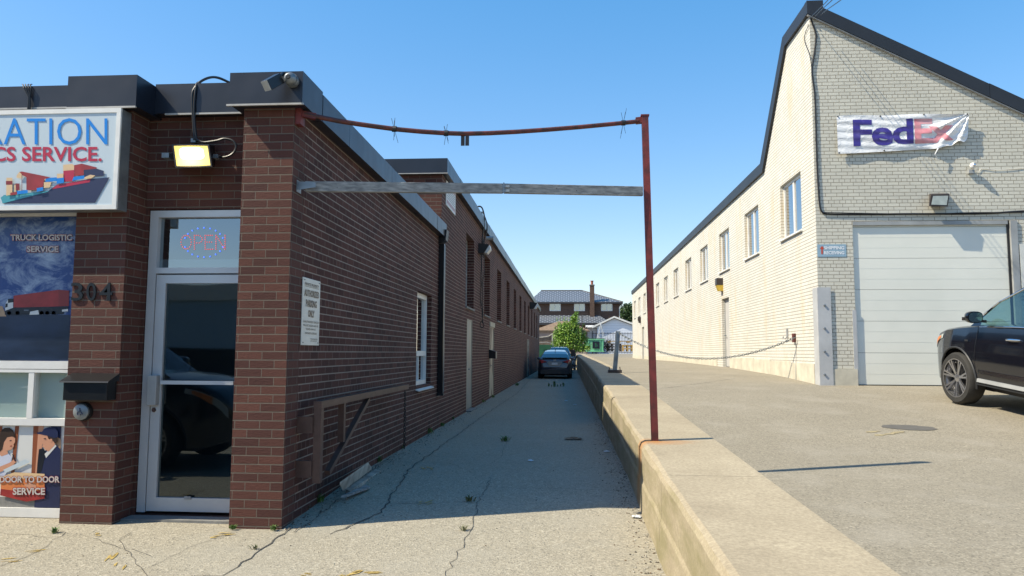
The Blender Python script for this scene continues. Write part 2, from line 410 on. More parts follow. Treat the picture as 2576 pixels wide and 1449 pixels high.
def blob(mb, cx, cy, rx, ry, fz, n=22, ang=0, jit=.25, lift=.004, mi=0):
    pts = []
    for i in range(n):
        a = 2*math.pi*i/n; r = 1+rnd.uniform(-jit, jit)
        x, y = rx*r*math.cos(a), ry*r*math.sin(a)
        X = cx+x*math.cos(ang)-y*math.sin(ang); Y = cy+x*math.sin(ang)+y*math.cos(ang)
        pts.append((X, Y, fz(X, Y)+lift))
    mb.poly(pts, mi)
M['yellow'] = mat('worn yellow road paint', (.50,.36,.11), .8, 0, .2, 30)
mb = MB()
for px, py, rx, ry, an in ((575,1343,.11,.014,.3),(545,1352,.07,.012,.3),(245,1345,.035,.012,0),(905,1440,.10,.02,.9),(940,1443,.08,.012,.2),(870,1447,.05,.012,1.2),(30,1410,.10,.010,.5),(90,1388,.09,.009,.5),
                       (280,1400,.02,.09,.3),(300,1425,.015,.07,.4),(1072,1180,.02,.10,.5),(1068,1265,.02,.07,-.4),(775,1446,.05,.01,0),(1020,1048,.05,.05,0)):
    for k in range(4):
        x, y = gp(px+rnd.uniform(-14,14), py+rnd.uniform(-4,4)); blob(mb, x, y, rx*rnd.uniform(.2,.6), ry*rnd.uniform(.4,1), fa, 9, an, .5)
tag(mb.build('yellow_paint_marks', 'yellow'), kind='structure')
M['yellow_faint'] = mat('faded yellow paint', (.40,.33,.19), .85, 0, .2, 30)
mb = MB()
def gl(px, py):
    z = -.9
    for _ in range(14): p = onZ(px, py, z); z = .5*z+.5*zlot(p.x, p.y)
    return (p.x, p.y)
for px, py in ((2200,1086),(2240,1092),(2262,1088),(2215,1095)):
    x, y = gl(px, py); blob(mb, x, y, .10, .035, zlot, 11, .4, .5)
tag(mb.build('faded_paint_marks', 'yellow_faint'), kind='structure')
M['oil'] = mat('oil stain', (.12,.11,.095), .6, 0, .1, 10)
mb = MB(); x, y = gl(2286, 1076); blob(mb, x, y, .33, .17, zlot, 30, -.22, .10, .005)
tag(mb.build('oil_stain', 'oil'), kind='structure')
# tar seam across the ramp
mb = MB(); pts = jag(gl(1636, 982), gl(1880, 948), 14, .01); ribbon(mb, pts, .012, zlot, .004); tag(mb.build('ramp_seam', 'crack'), kind='structure')

# ---------------------------------------------------------------- concrete barrier with rust stain round the post
PB = Vector((.80, 7.09, -.81))
m, nt, b = _m('cast concrete'); M['barrier'] = m
tc = N(nt, 'ShaderNodeTexCoord').outputs['Object']
col = mixc(nt, mapr(nt, noise(nt, tc, 1.1, 6, .65), .3, .72), (.34,.285,.20), (.49,.42,.30))
col = mixc(nt, mapr(nt, noise(nt, tc, 45, 5, .75), .38, .66, .6, 0), col, (.20,.165,.115))
col = mixc(nt, mapr(nt, noise(nt, mapping(nt, tc, (1,1,1), (3,9,2)), 5, 6, .75), .58, .74, 0, .35), col, (.17,.14,.10))
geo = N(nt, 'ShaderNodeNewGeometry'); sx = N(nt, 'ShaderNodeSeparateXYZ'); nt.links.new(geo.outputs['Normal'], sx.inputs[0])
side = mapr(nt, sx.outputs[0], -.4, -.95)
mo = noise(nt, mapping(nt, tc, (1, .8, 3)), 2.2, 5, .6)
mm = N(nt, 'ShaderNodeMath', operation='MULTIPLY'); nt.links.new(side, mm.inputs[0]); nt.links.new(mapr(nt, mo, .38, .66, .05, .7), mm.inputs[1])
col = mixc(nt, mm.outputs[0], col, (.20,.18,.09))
dv = N(nt, 'ShaderNodeVectorMath', operation='SUBTRACT'); nt.links.new(tc, dv.inputs[0]); dv.inputs[1].default_value = (PB.x-.05, PB.y-.06, PB.z-.05)
ds = N(nt, 'ShaderNodeVectorMath', operation='MULTIPLY'); nt.links.new(dv.outputs[0], ds.inputs[0]); ds.inputs[1].default_value = (2.4, 5.0, 1.15)
ln = N(nt, 'ShaderNodeVectorMath', operation='LENGTH'); nt.links.new(ds.outputs[0], ln.inputs[0])
ad = N(nt, 'ShaderNodeMath', operation='ADD'); nt.links.new(ln.outputs['Value'], ad.inputs[0]); nt.links.new(mapr(nt, noise(nt, tc, 14, 4, .7), .2, .8, -.3, .3), ad.inputs[1])
col = mixc(nt, mapr(nt, ad.outputs[0], .1, 1.15, .8, 0), col, (.40,.17,.045))
nt.links.new(col, b.inputs['Base Color']); b.inputs['Roughness'].default_value = .92; b.inputs['Specular IOR Level'].default_value = .2
bump(nt, b, noise(nt, tc, 90, 5, .7), .35, .006)
bar_root = thing('concrete_barrier', 'long low sandy concrete wall beside the alley with the red post on it', 'wall', ((XW0+XW1)/2, 6, -1.42))
for a, c in ((.6, 5.40), (5.408, 11.6), (11.608, 17.35), (17.358, 29), (29.01, 45), (45.01, 67.9)):
    mb = MB(); n = max(2, int((c-a)/.35) if a < 12 else 6); ring = 7
    for i in range(n+1):
        y = a+(c-a)*i/n; zt = interp(WT, y); j = (lambda k: rnd.uniform(-k, k)) if a < 12 else (lambda k: 0)
        ch = .048+j(.016); xs = XW0+j(.006)
        for p in ((xs-.03,-1.6),(xs-.012,zt-.33),(xs,zt-.30),(xs,zt-ch),(xs+ch*.35,zt-ch*.3+j(.002)),(xs+ch,zt),(XW1,zt),(XW1,-1.7)):
            mb.v.append((p[0], y, p[1]))
    for i in range(n):
        for k in range(7): mb.f.append((i*8+k, i*8+k+1, (i+1)*8+k+1, (i+1)*8+k)); mb.m.append(0)
    mb.f += [tuple(range(8)), tuple(n*8+k for k in range(8))]; mb.m += [0, 0]
    mb.build('wall_segment', 'barrier', bar_root)

# ---------------------------------------------------------------- brown brick building, low front part
lowb = thing('brick_building', 'low brown brick shop building with dark metal fascia and glass door, left of the alley', 'building', (-6, 9, -1.42))
Zc0, Zc1 = onY(670,260,YP-.12).z, onY(670,181,YP-.12).z
DX0 = onY(357, 900, YR).x; DX1 = -2.70; DZ0 = -1.40; DZ1 = onY(363, 527, YR).z
P1a, P1b = onY(172, 900, YP).x, onY(302, 900, YP).x
P2a = onY(592, 885, YP).x
WX0 = -7.5; WX1 = P1a+.03
WZ0 = -1.24; WZ1 = 1.35
mb = MB()
wall(mb, 'Y', YR, -1, -14, XL-.3, -1.7, Zc0+.1, [(DX0, DX1, DZ0, DZ1), (WX0, WX1, WZ0, WZ1)], .2)
mb.build('front_wall', 'brick_front', lowb)
mb = MB()
SW = [onX(1084.3, 885, XL).y, onX(1047.5, 885, XL).y]; SWz = (-.52, .95)
wall(mb, 'X', XL, 1, YR+.002, Y2-.002, -1.7, Zc0+.1, [(SW[1], SW[0], SWz[0], SWz[1])], .28)
mb.build('side_wall', 'brick_side', lowb)
MB().box(-14, XL-.28, Y2-.25, Y2-.02, -1.7, 2).build('rear_wall', 'inner', lowb)
MB().box(-14.1, XL-.02, YR+.02, Y2-.02, 1.98, 2.1).build('roof', 'roofgravel', lowb)
for a, c in ((P1a, P1b), (P2a, XL)):
    mb = MB(); mb.box(a, c, YP, YR-.001, -1.7, Zc0+.05); mb.build('pillar', 'brick_front', lowb)
# interior of the shop seen through door glass
mb = MB(); mb.box(-9, XL-.3, YR+1.6, YR+1.65, -1.42, 2).box(-9, XL-.3, YR+.2, YR+1.6, -1.46, -1.40)
mb.build('interior_partition', 'inner', lowb)
# fascia
oh = .12
mb = MB()
P1z = (2.02, 2.36)
fyP, fyR = YP-oh, YR-oh
cz = lambda px, py, Y: onY(px, py, Y).z
ZL0, ZL1, ZR0, ZR1, ZM0, ZM1 = cz(250,268,fyP), cz(250,190,fyP), cz(100,270,fyR), cz(100,216,fyR), cz(480,284,fyR), cz(480,210,fyR)
print('fascia', ZL0, ZL1, ZR0, ZR1, ZM0, ZM1, cz(670,260,fyP), cz(670,181,fyP))
mb.box(P1a-.06, P1b+.10, fyP, YR+.1, ZL0, ZL1)
mb.box(-14, P1a-.061, fyR, YR+.12, ZR0, ZR1)
mb.box(P1b+.101, P2a-.081, fyR, YR+.12, ZM0, ZM1)
mb.box(P2a-.08, XL+.11, fyP, YR+.1, Zc0, Zc1)
yy = YR+.1
for s in (7.15, 8.95, 10.7, 12.2, Y2-.1):
    mb.box(XL-.25, XL+.11+(.003 if int(s*10)%2 else 0), yy+.006, s, Zc0, min(Zc1, 2.30)); yy = s
mb.build('fascia', 'coping', lowb)
mb = MB()
for a, c, y, z in ((P1a-.06,P1b+.10,fyP,ZL0),(-14,P1a-.07,fyR,ZR0),(P1b+.2,P2a-.09,fyR,ZM0),(P2a-.10,XL+.12,fyP,Zc0)):
    mb.box(a, c, y-.006, y+.012, z-.016, z-.001)
mb.build('drip_edge', 'trim_light', lowb)
# ---- door unit (recessed between the pillars)
YD = YR+.04
def fY(Y): return lambda px, py: onY(px, py, Y)
du = thing  # alias
zT = onY(480, 680, YD).z; zD = onY(480, 692, YD).z
fr = MB(); fx0, fx1 = DX0+.01, DX1-.01
fr.box(fx0, fx0+.075, YD-.03, YD+.07, DZ0+.02, DZ1-.01).box(fx1-.075, fx1, YD-.03, YD+.07, DZ0+.02, DZ1-.01)
fr.box(fx0+.0755, fx1-.0755, YD-.03, YD+.07, DZ1-.07, DZ1-.01).box(fx0+.0755, fx1-.0755, YD-.035, YD+.07, zD+.012, zT+.02)
du0 = fr.build('door_frame', 'alu', lowb)
MB().quad((fx0+.07,YD+.02,zT+.02),(fx1-.07,YD+.02,zT+.02),(fx1-.07,YD+.02,DZ1-.07),(fx0+.07,YD+.02,DZ1-.07)).build('transom_pane', 'glass_transom', du0)
MB().box(fx0+.08, fx1-.08, YD+.0215, YD+.03, zT+.02, zT+.10).build('blind_strip', 'alu', du0)
dz0, dz1 = DZ0+.03, zD
d = MB(); dx0, dx1 = fx0+.082, fx1-.082
d.box(dx0, dx0+.085, YD-.025, YD+.03, dz0, dz1).box(dx1-.085, dx1, YD-.025, YD+.03, dz0, dz1)
d.box(dx0+.0855, dx1-.0855, YD-.025, YD+.03, dz1-.075, dz1).box(dx0+.0855, dx1-.0855, YD-.025, YD+.03, dz0, dz0+.115)
door = d.build('door', 'alu', lowb)
MB().quad((dx0+.08,YD,dz0+.11),(dx1-.08,YD,dz0+.11),(dx1-.08,YD,dz1-.07),(dx0+.08,YD,dz1-.07)).build('pane', 'glass_door', door)
zb = onY(480, 962, YD).z
MB().box(dx0+.09, dx1-.09, YD-.05, YD-.03, zb-.016, zb+.016).build('push_bar', 'alu', door)
MB().box(dx0-.01, dx0+.075, YD-.085, YD-.0255, onY(360,1018,YD).z, onY(360,943,YD).z).build('handle', 'greysteel', door, bevel=.006)
zl = onY(353, 1030, YD).z
MB().lathe([(0.0001,-.034),(.02,-.034),(.022,-.0255)], (dx0+.035, YD, zl), 'Y', 16).build('lock', 'chrome', door)
MB().box(dx0+.34, dx0+.40, YD-.034, YD-.0255, dz0+.105, dz0+.13).build('stop_plate', 'greysteel', door)
# threshold slab
MB().box(P1b+.002, P2a-.002, YP+.12, YR+.2, -1.7, -1.402).build('threshold', 'concrete_grey', lowb)
MB().box(-9, P1a-.003, YP+.16, YR-.002, -1.7, -1.25).build('window_base', 'concrete_grey', lowb)
# caulk edge on frame
# ---- OPEN sign behind the transom
osn = thing('open_sign', 'red and blue dotted OPEN light sign behind the transom glass', 'sign', tuple(onY(510, 610, YD+.10)))
M['led_red'] = emit('red led', (1,.16,.16), .45); M['led_blue'] = emit('blue led', (.12,.25,1), .7)
mr, mbl = MB(), MB(); YO = YD+.016
def dot(mb, px, py, r): mb.ball(onY(px, py, YO), r, 6)
def line_dots(a, b, n):
    for i in range(n): dot(mr, a[0]+(b[0]-a[0])*i/(n-1), a[1]+(b[1]-a[1])*i/(n-1), .0052)
for i in range(16):
    a = 2*math.pi*i/16; dot(mr, 468+13*math.cos(a), 609+17*math.sin(a), .0052)
line_dots((489,592),(489,627),8); 
for p in ((494,592),(499,592),(504,594),(508,598),(509,603),(506,608),(501,611),(495,611)): dot(mr, *p, .0052)
line_dots((516,592),(516,627),8); line_dots((521,592),(534,592),4); line_dots((521,609),(532,609),3); line_dots((521,627),(535,627),4)
line_dots((543,627),(543,592),8); line_dots((546,596),(563,623),7); line_dots((566,627),(566,592),8)
for i in range(20):
    a = 2*math.pi*i/20
    if abs(math.sin(a)) > .28: dot(mbl, 513+50*math.cos(a), 610+37*math.sin(a), .0085)
mr.build('red_lights', 'led_red', osn); mbl.build('blue_lights', 'led_blue', osn)
# ---- posters and shop window
YWN = YP+.17
def wy(px, py, d=0): return onY(px, py, YWN-d)
zz = lambda py: onY(100, py, YWN).z
wf = MB(); wx1 = P1a-.003
for a, c in ((545,537),(928,908),(937,929.5),(1070,1052),(1300,1277)):
    wf.box(-8, wx1, YWN-.03, YWN+.06, zz(a), zz(c))
xm = onY(82, 990, YWN).x
wf.box(xm-.025, xm+.025, YWN-.028, YWN+.05, zz(1051.5), zz(937.5)).box(wx1-.10, wx1-.07, YWN-.026, YWN+.05, zz(1051.5), zz(937.5))
wf.box(-8, wx1, YWN+.061, YWN+.16, zz(545), 1.6)
wfo = wf.build('shop_window', 'white', lowb)
MB().quad((-8,YWN+.0,zz(1051.5)),(wx1,YWN+.0,zz(1051.5)),(wx1,YWN+.0,zz(937.5)),(-8,YWN+.0,zz(937.5))).build('pane', 'glass_clear', wfo)
M['blind'] = flat('pale blind', (.50,.60,.56), .8)
MB().quad((-8,YWN+.05,zz(1051.5)),(wx1,YWN+.05,zz(1051.5)),(wx1,YWN+.05,zz(937.5)),(-8,YWN+.05,zz(937.5))).build('blind', 'blind', wfo)
# printed sky of the upper poster
m, nt, b = _m('printed poster sky'); M['psky'] = m
uv = N(nt, 'ShaderNodeUVMap').outputs[0]; n1 = noise(nt, mapping(nt, uv, (2.2, 3.4, 1)), 1.6, 8, .72, .6)
col = mixc(nt, mapr(nt, n1, .46, .70), (.006,.045,.20), (.36,.44,.56))
nt.links.new(col, b.inputs['Base Color']); b.inputs['Roughness'].default_value = .3
M['pground'] = mat('printed poster ground', (.022,.04,.085), .3, 0, .25, 2, stretch=(1,1,3)); M['pdark'] = flat('print black', (.006,.01,.02), .35)
M['pred'] = mat('print red', (.36,.030,.032), .35, 0, .15, 9); M['predd'] = flat('print dark red', (.22,.02,.022), .35); M['pwhite'] = flat('print white', (.62,.62,.60), .4)
M['pnavy'] = flat('print navy', (.012,.02,.07), .4); M['pglow'] = flat('print dusk', (.40,.26,.16), .4); M['pgrey'] = flat('print grey', (.12,.14,.17), .4)
M['ptext'] = flat('print light text', (.50,.46,.44), .4); M['pskin'] = flat('print skin', (.55,.27,.17), .45); M['phair'] = flat('print hair', (.03,.016,.012), .45)
M['porange'] = flat('print orange', (.62,.19,.06), .4); M['pbrown'] = flat('print brown', (.24,.07,.03), .4); M['pblue'] = flat('print blue', (.0,.20,.62), .35)
M['psgn'] = flat('sign face', (.50,.57,.61), .3); M['pteal'] = flat('print teal', (.05,.30,.36), .4); M['pcream'] = flat('print cream', (.66,.46,.26), .4); M['pblouse'] = flat('print blouse', (.52,.55,.66), .4)
def art(parent, name, mname, pts, d, fY_): 
    return MB().poly([fY_(x, y, d) for x, y in pts]).build(name, mname, parent)
def artset(parent, fY_, items, d0=.003, step=.0006):
    """flat printed shapes of one picture, one mesh per ink"""
    for k, (mn, pts) in enumerate(items): MB().poly([fY_(x, y, d0+step*k) for x, y in pts]).build('printed_shape', mn, parent)
up = thing('truck_poster', 'blue window poster of a red container truck under clouds', 'poster', tuple(wy(90, 720)))
MB().box(-7.4, wx1, YWN-.005, YWN+.005, zz(907), zz(546)).build('sheet', 'psky', up)
W2 = lambda x, y, d=0: onY(x, y, YWN-.005-d)
artset(up, W2, [('pground', [(-700,792),(wx1 and 176,792),(174,906),(-700,906)]), ('pglow', [(-300,768),(6,770),(16,796),(-300,796)]),
  ('pred', [(34,744),(147,729),(147,771),(34,774)]), ('predd', [(147,729),(174,731),(173,770),(147,771)]),
  ('pwhite', [(13,765),(20,754),(33,754),(33,786),(13,790)]), ('pdark', [(20,752),(34,751),(34,760),(20,762)]), ('pdark', [(14,764),(19,763),(19,772),(13,774)]),
  ('pdark', [(12,782),(34,774),(172,771),(172,776),(160,778),(160,790),(12,792)]), ('pwhite', [(76,784),(96,780),(98,791),(74,792)]), ('pgrey',[(60,779),(72,779),(72,782),(60,782)]),
  ('pwhite', [(156,779),(171,777),(171,783),(156,784)])])
mb = MB()
for px in (22, 43, 104, 118, 134):
    c = W2(px, 787, .012); mb.lathe([(.0001,0),(.016,0)], c, 'Y', 14)
mb.build('printed_shape', 'pgrey', up)
def ptext(body, x0, y0, x1, y1, parent, fY_, halo=True, d=.014, m='ptext', off=.03):
    if halo: text_on(body, rect_on(lambda x, y: fY_(x, y, d-.002), x0-1.2, y0-1.2, x1+1.2, y1+1.2), 'lettering', 'pred', parent, off=off+.035)
    return text_on(body, rect_on(lambda x, y: fY_(x, y, d), x0, y0, x1, y1), 'lettering', m, parent, off=off)
ptext('TRUCK LOGISTIC', 27, 590, 181, 605, up, W2); ptext('SERVICE', 67, 619, 147, 634, up, W2)
lp = thing('courier_poster', 'window poster of a delivery man in navy cap handing a box to a woman', 'poster', tuple(wy(70, 1180)))
MB().box(-7.4, wx1, YWN-.005, YWN+.005, zz(1277), zz(1071)).build('sheet', 'pwhite', lp)
artset(lp, W2, [('pbrown', [(38,1072),(48,1072),(34,1210),(26,1210)]), ('pbrown', [(84,1072),(97,1072),(88,1210),(78,1210)]), ('pskin', [(97,1072),(110,1072),(94,1278),(82,1278)]), ('pbrown', [(-2,1072),(6,1072),(4,1100),(-2,1100)]),
  ('pnavy', [(128,1072),(154,1072),(152,1110),(136,1090)]), ('pglow', [(140,1098),(153,1104),(152,1130),(142,1122)]),
  # woman
  ('pblouse', [(-60,1150),(0,1138),(20,1140),(30,1150),(26,1178),(0,1212),(-60,1212)]), ('pskin', [(2,1126),(18,1128),(20,1142),(4,1148),(-4,1142)]),
  ('pskin', [(6,1098),(14,1094),(30,1098),(38,1102),(38,1112),(34,1118),(35,1122),(28,1131),(16,1134),(6,1128)]),
  ('phair', [(-6,1120),(-2,1094),(4,1082),(12,1076),(24,1076),(34,1084),(38,1100),(30,1098),(18,1100),(10,1112),(6,1130),(-4,1140)]),
  ('pdark', [(24,1108),(29,1107),(29,1109),(24,1110)]), ('pred', [(24,1122),(30,1120),(28,1124)]),
  ('pskin', [(-10,1178),(24,1164),(34,1156),(42,1160),(30,1174),(0,1188),(-10,1190)]), ('psgn', [(8,1182),(62,1156),(74,1160),(74,1164),(14,1190)]), ('pdark',[(30,1142),(34,1144),(40,1160),(37,1161)]),
  # man
  ('pnavy', [(100,1142),(122,1128),(142,1120),(152,1130),(150,1277),(86,1277),(92,1200)]), ('pdark', [(98,1130),(110,1128),(116,1140),(104,1186),(92,1196),(94,1166)]),
  ('pwhite', [(112,1142),(138,1118),(142,1122),(116,1152)]), ('pskin', [(102,1096),(106,1092),(138,1098),(142,1110),(136,1122),(122,1136),(112,1130),(110,1126),(106,1124),(108,1118),(102,1112),(104,1104)]),
  ('phair', [(118,1094),(144,1096),(144,1112),(138,1116),(132,1108),(122,1104)]), ('pskin', [(126,1104),(131,1104),(131,1112),(127,1112)]),
  ('pnavy', [(92,1088),(106,1086),(112,1078),(124,1074),(138,1076),(146,1086),(146,1100),(136,1102),(120,1096),(104,1093),(94,1092)]), ('pdark', [(110,1103),(115,1102),(115,1105),(110,1105)]),
  # box
  ('porange', [(2,1200),(36,1190),(88,1192),(112,1196),(112,1236),(68,1240),(2,1236)]), ('pred', [(2,1230),(68,1238),(112,1232),(112,1254),(66,1262),(0,1246)]), ('pcream', [(2,1200),(36,1188),(112,1192),(112,1197),(60,1204)]),
  ('pskin', [(60,1220),(74,1214),(90,1220),(92,1228),(72,1230)])])
ptext('DOOR TO DOOR', -1, 1198, 150, 1214, lp, W2, d=.024, off=.03); ptext('SERVICE', 32, 1227, 113, 1245, lp, W2, d=.024)
# ---- big light box sign
YS = YP-.155
S2 = lambda x, y, d=0: onY(x, y, YS-d)
sg = thing('light_box_sign', 'large white light box sign with blue and red lettering and cargo ship', 'sign', tuple(S2(150, 400)))
a = S2(303, 272); c = S2(292, 525)
sx1 = (a.x+c.x)/2; sz1, sz0 = a.z, c.z
mb = MB(); mb.box(-8.6, sx1, YS+.02, YP-.002, sz0, sz1); mb.build('box', 'steel', sg)
mb = MB(); e = .035
mb.box(-8.6, sx1+.002, YS, YS+.0195, sz1-e, sz1+.003).box(-8.6, sx1+.002, YS, YS+.0195, sz0-.003, sz0+e).box(sx1-e, sx1+.002, YS, YS+.0195, sz0+e+.0005, sz1-e-.0005)
mb.build('frame', 'white', sg)
MB().box(-8.6, sx1-e-.001, YS+.008, YS+.019, sz0+e, sz1-e).build('face', 'psgn', sg)
S3 = lambda x, y, d=0: onY(x, y, YS+.008-d)
text_on('RATION', rect_on(lambda x, y: S3(x, y, .004), -36, 297, 270, 364), 'lettering', 'pblue', sg, off=-.004, spacing=1.02)
M['pcrimson'] = flat('print crimson', (.42,.012,.05), .4)
text_on('LOGISTICS SERVICE.', rect_on(lambda x, y: S3(x, y, .004), -205, 369, 256, 406), 'lettering', 'pcrimson', sg, off=.022)
q = lambda L: [(.3241*x, 134.2+.3241*y) for x, y in L]
artset(sg, S3, [('pnavy', q([(20,1165),(380,1065),(440,1020),(560,1000),(700,975),(850,962),(738,1160)])), ('pcrimson', q([(400,1055),(440,1022),(705,975),(695,1000)])),
  ('pteal', q([(5,1120),(30,1100),(380,1068),(370,1075),(20,1165)])),
  ('pcream', q([(490,865),(560,858),(575,868),(575,905),(490,915)])), ('pred', q([(575,868),(635,856),(750,885),(750,898),(652,905),(575,905)])), ('pcrimson', q([(492,912),(575,905),(575,960),(560,995),(492,995)])),
  ('pred', q([(577,905),(650,903),(650,945),(577,952)])), ('pnavy', q([(652,905),(750,895),(805,912),(805,950),(652,962)])), ('pblue', q([(572,958),(655,948),(655,972),(560,990)])), ('pcream', q([(655,962),(700,942),(740,948),(710,970),(655,975)])),
  ('pcream', q([(442,935),(492,932),(492,966),(442,970)])), ('pblue', q([(440,970),(496,964),(496,1005),(440,1012)])), ('pblue', q([(358,968),(440,962),(440,992),(352,998)])), ('pcream', q([(340,1000),(400,998),(385,1040),(340,1045)])),
  ('pred', q([(150,920),(170,917),(392,962),(345,975),(330,1050),(205,1062),(205,960),(160,940)])), ('pcream', q([(130,945),(150,920),(170,940),(165,968),(128,966)])), ('predd', q([(168,935),(172,935),(172,1090),(168,1090)])),
  ('pcream', q([(50,965),(95,965),(95,1095),(48,1105)])), ('predd', q([(46,990),(97,990),(97,1018),(46,1020)])), ('predd', q([(118,1010),(152,1010),(152,1060),(118,1062)])), ('pcream', q([(110,1020),(122,1020),(122,1080),(110,1082)])),
  ('pblue', q([(130,1070),(215,1060),(215,1085),(130,1095)])), ('pred', q([(80,1082),(132,1074),(132,1096),(80,1102)])), ('pred', q([(220,1040),(290,1030),(290,1060),(220,1064)])), ('pblue', q([(285,1045),(335,1038),(335,1065),(285,1075)]))], .004, .0006)
# cables hanging over fascia behind sign
cb = thing('roof_cables', 'thin black cables looped over the fascia above the white sign', 'cable', tuple(onY(72, 250, fyR)))
mb = MB()
for k, x in enumerate((58, 64, 70, 76)):
    mb.tube([onY(70+k*2, 275, YR-.14), onY(72+k, 245, YR-.14), onY(x+2, 222, YR-.14), onY(x, 213, YR-.12), onY(x-2+2*k, 212, YR+.1)], .006, 6)
mb.build('strand', 'black', cb)
# ---- wall lamp over the door (lit)
L2 = lambda x, y, d=0: onY(x, y, YR-d)
lc = onY(483, 393, YR-.25)
lamp = thing('wall_pack_lamp', 'lit yellowish flood lamp with conduit on the brick above the glass door', 'lamp', tuple(lc))
yb, yf = YR-.03, YR-.30
A, B, C, D_ = [onY(*p, yf+.02) for p in ((434,364),(527,364),(535,420),(443,422))]
hb = MB(); bt = [onY(*p, yb) for p in ((444,368),(540,366),(540,420),(452,422))]
hb.poly([A,B,C,D_]).poly(bt)
for i in range(4):
    f4 = [A,B,C,D_]; hb.quad(f4[i], f4[(i+1)%4], bt[(i+1)%4], bt[i])
hb.build('housing', 'blackm', lamp)
fc = lambda u, v, d: (A*(1-u)+B*u)*(1-v)+(D_*(1-u)+C*u)*v+Vector((0,-d,0))
rim = MB()
for (u0_, u1_, v0_, v1_) in ((0,1,0,.06),(0,1,.94,1),(0,.04,.06,.94),(.96,1,.06,.94)):
    o4 = [fc(u0_,v0_,.012), fc(u1_,v0_,.012), fc(u1_,v1_,.012), fc(u0_,v1_,.012)]; rim.prism(o4, (0,.012,0))
rim.build('rim', 'black', lamp)
M['lampglass'] = emit('lit lamp glass', (1,.80,.22), .36); M['lampcore'] = emit('lamp core', (1,.90,.55), 2.2)
MB().quad(fc(.03,.05,.006),fc(.97,.05,.006),fc(.97,.95,.006),fc(.03,.95,.006)).build('lens', 'lampglass', lamp)
cc = MB(); cc.poly([fc(.5+.33*math.copysign(abs(math.cos(t))**.5, math.cos(t)), .40+.27*math.copysign(abs(math.sin(t))**.5, math.sin(t)), .009) for t in [2*math.pi*k/28 for k in range(28)]])
cc.build('bulb', 'lampcore', lamp)
mb = MB(); mb.box(onY(416,395,YR-.1).x, onY(434,395,YR-.1).x, YR-.16, YR-.06, onY(420,401,YR-.1).z, onY(420,389,YR-.1).z)
mb.box(onY(540,395,YR-.1).x, onY(552,395,YR-.1).x, YR-.13, YR-.07, onY(545,400,YR-.1).z, onY(545,390,YR-.1).z)
mb.box(onY(484,358,YR-.1).x, onY(496,358,YR-.1).x, YR-.13, YR-.07, onY(490,360,YR-.1).z, onY(490,350,YR-.1).z)
mb.build('conduit_fitting', 'steel', lamp)
ll = bpy.data.lights.new('lamp_light', 'AREA'); ll.energy = .5; ll.size = .15; ll.color = (1,.8,.4)
lo = bpy.data.objects.new('lamp_light', ll); COL.objects.link(lo); lo.parent = lamp; lo.location = (0, -.12, -.03); lo.rotation_euler = (R(75), 0, 0)
wc = thing('lamp_cable', 'black cables looping from the roof edge down to the lit wall lamp', 'cable', tuple(onY(490, 250, YR-.12)))
def cr(pts, n=6):
    P = [Vector(p) for p in pts]; P = [P[0]*2-P[1]]+P+[P[-1]*2-P[-2]]; out = []
    for i in range(1, len(P)-2):
        for k in range(n):
            t = k/n; a, b, c, d = P[i-1:i+3]
            out.append(.5*((2*b)+(c-a)*t+(2*a-5*b+4*c-d)*t*t+(3*b-a-3*c+d)*t**3))
    out.append(P[-2]); return out
mb = MB(); g = lambda x, y, d=.13: onY(x, y, YR-d)
mb.tube(cr([g(489,352),g(487,320),g(485,280),g(484,240),g(490,222,.12),g(505,205,.08),g(528,195,0),g(550,196,-.1),g(578,208,-.2)]), .0115, 8)
mb.tube(cr([g(495,355),g(490,310),g(489,260),g(494,215,.12),g(500,207,.05)]), .010, 8)
mb.tube(cr([g(490,345),g(500,354),g(515,358),g(545,354),g(565,349),g(585,354),g(594,368),g(588,384),g(572,394),g(552,396,.1)]), .0105, 8)
mb.build('cable', 'black', wc)
# ---- cameras on the corner
bc = thing('bullet_camera', 'small black boxy security camera hanging at the dark fascia corner', 'camera', tuple(onY(690, 208, fyP)))
K = lambda x, y, d: onY(x, y, fyP-d)
mb = MB(); a_, b_ = K(670,216,.22), K(703,198,.10); mb.bar(a_, b_, .075, .085); mb.build('body', 'blackm', bc, bevel=.005)
mb = MB(); mb.bar(a_-(b_-a_).normalized()*.004, a_-(b_-a_).normalized()*.001, .07, .08); mb.build('front_plate', 'greysteel', bc)
mb = MB(); mb.tube([K(700,200,.10), K(706,190,.06), K(712,184,.0)], .014, 8); mb.build('bracket', 'black', bc)
dc = thing('dome_camera', 'round silver dome security camera at the top of the fascia corner', 'camera', tuple(K(730, 196, 0)))
mb = MB(); c_ = K(730, 198, .07); mb.lathe([(.001,0),(.052,.0),(.058,-.03),(.055,-.055)], c_+Vector((0,.07,0)), 'Y', 20); mb.build('base', 'steel', dc, smooth=True)
MB().ball(c_, .052, 16).build('dome', 'steel', dc, smooth=True)
MB().lathe([(.0001,-.056),(.018,-.056),(.022,-.046)], c_, 'Y', 12).build('lens', 'black', dc)
# ---- house number
hn = thing('house_number', 'black metal numerals 304 on the left brick pillar', 'number', tuple(onY(230, 733, YP)))
for ch, x0, x1 in (('3',178,208),('0',217,241),('4',250,282)):
    V, Fc = text2d(ch, 1, .008); r = rect_on(lambda x, y: onY(x, y, YP-.014), x0, 711, x1, 757)
    mb = MB(); n = len(V); fr_ = [tuple(r(u, v)) for u, v in V]
    mb.v = fr_+[(x, y+.010, z) for x, y, z in fr_]; mb.f = Fc+[tuple(reversed([i+n for i in f])) for f in Fc]
    from collections import Counter
    ec = Counter(tuple(sorted((f[i], f[(i+1)%len(f)]))) for f in Fc for i in range(len(f)))
    mb.f += [(a, b, b+n, a+n) for (a, b), k in ec.items() if k == 1]; mb.m = [0]*len(mb.f)
    mb.build('numeral', 'blackm', hn)
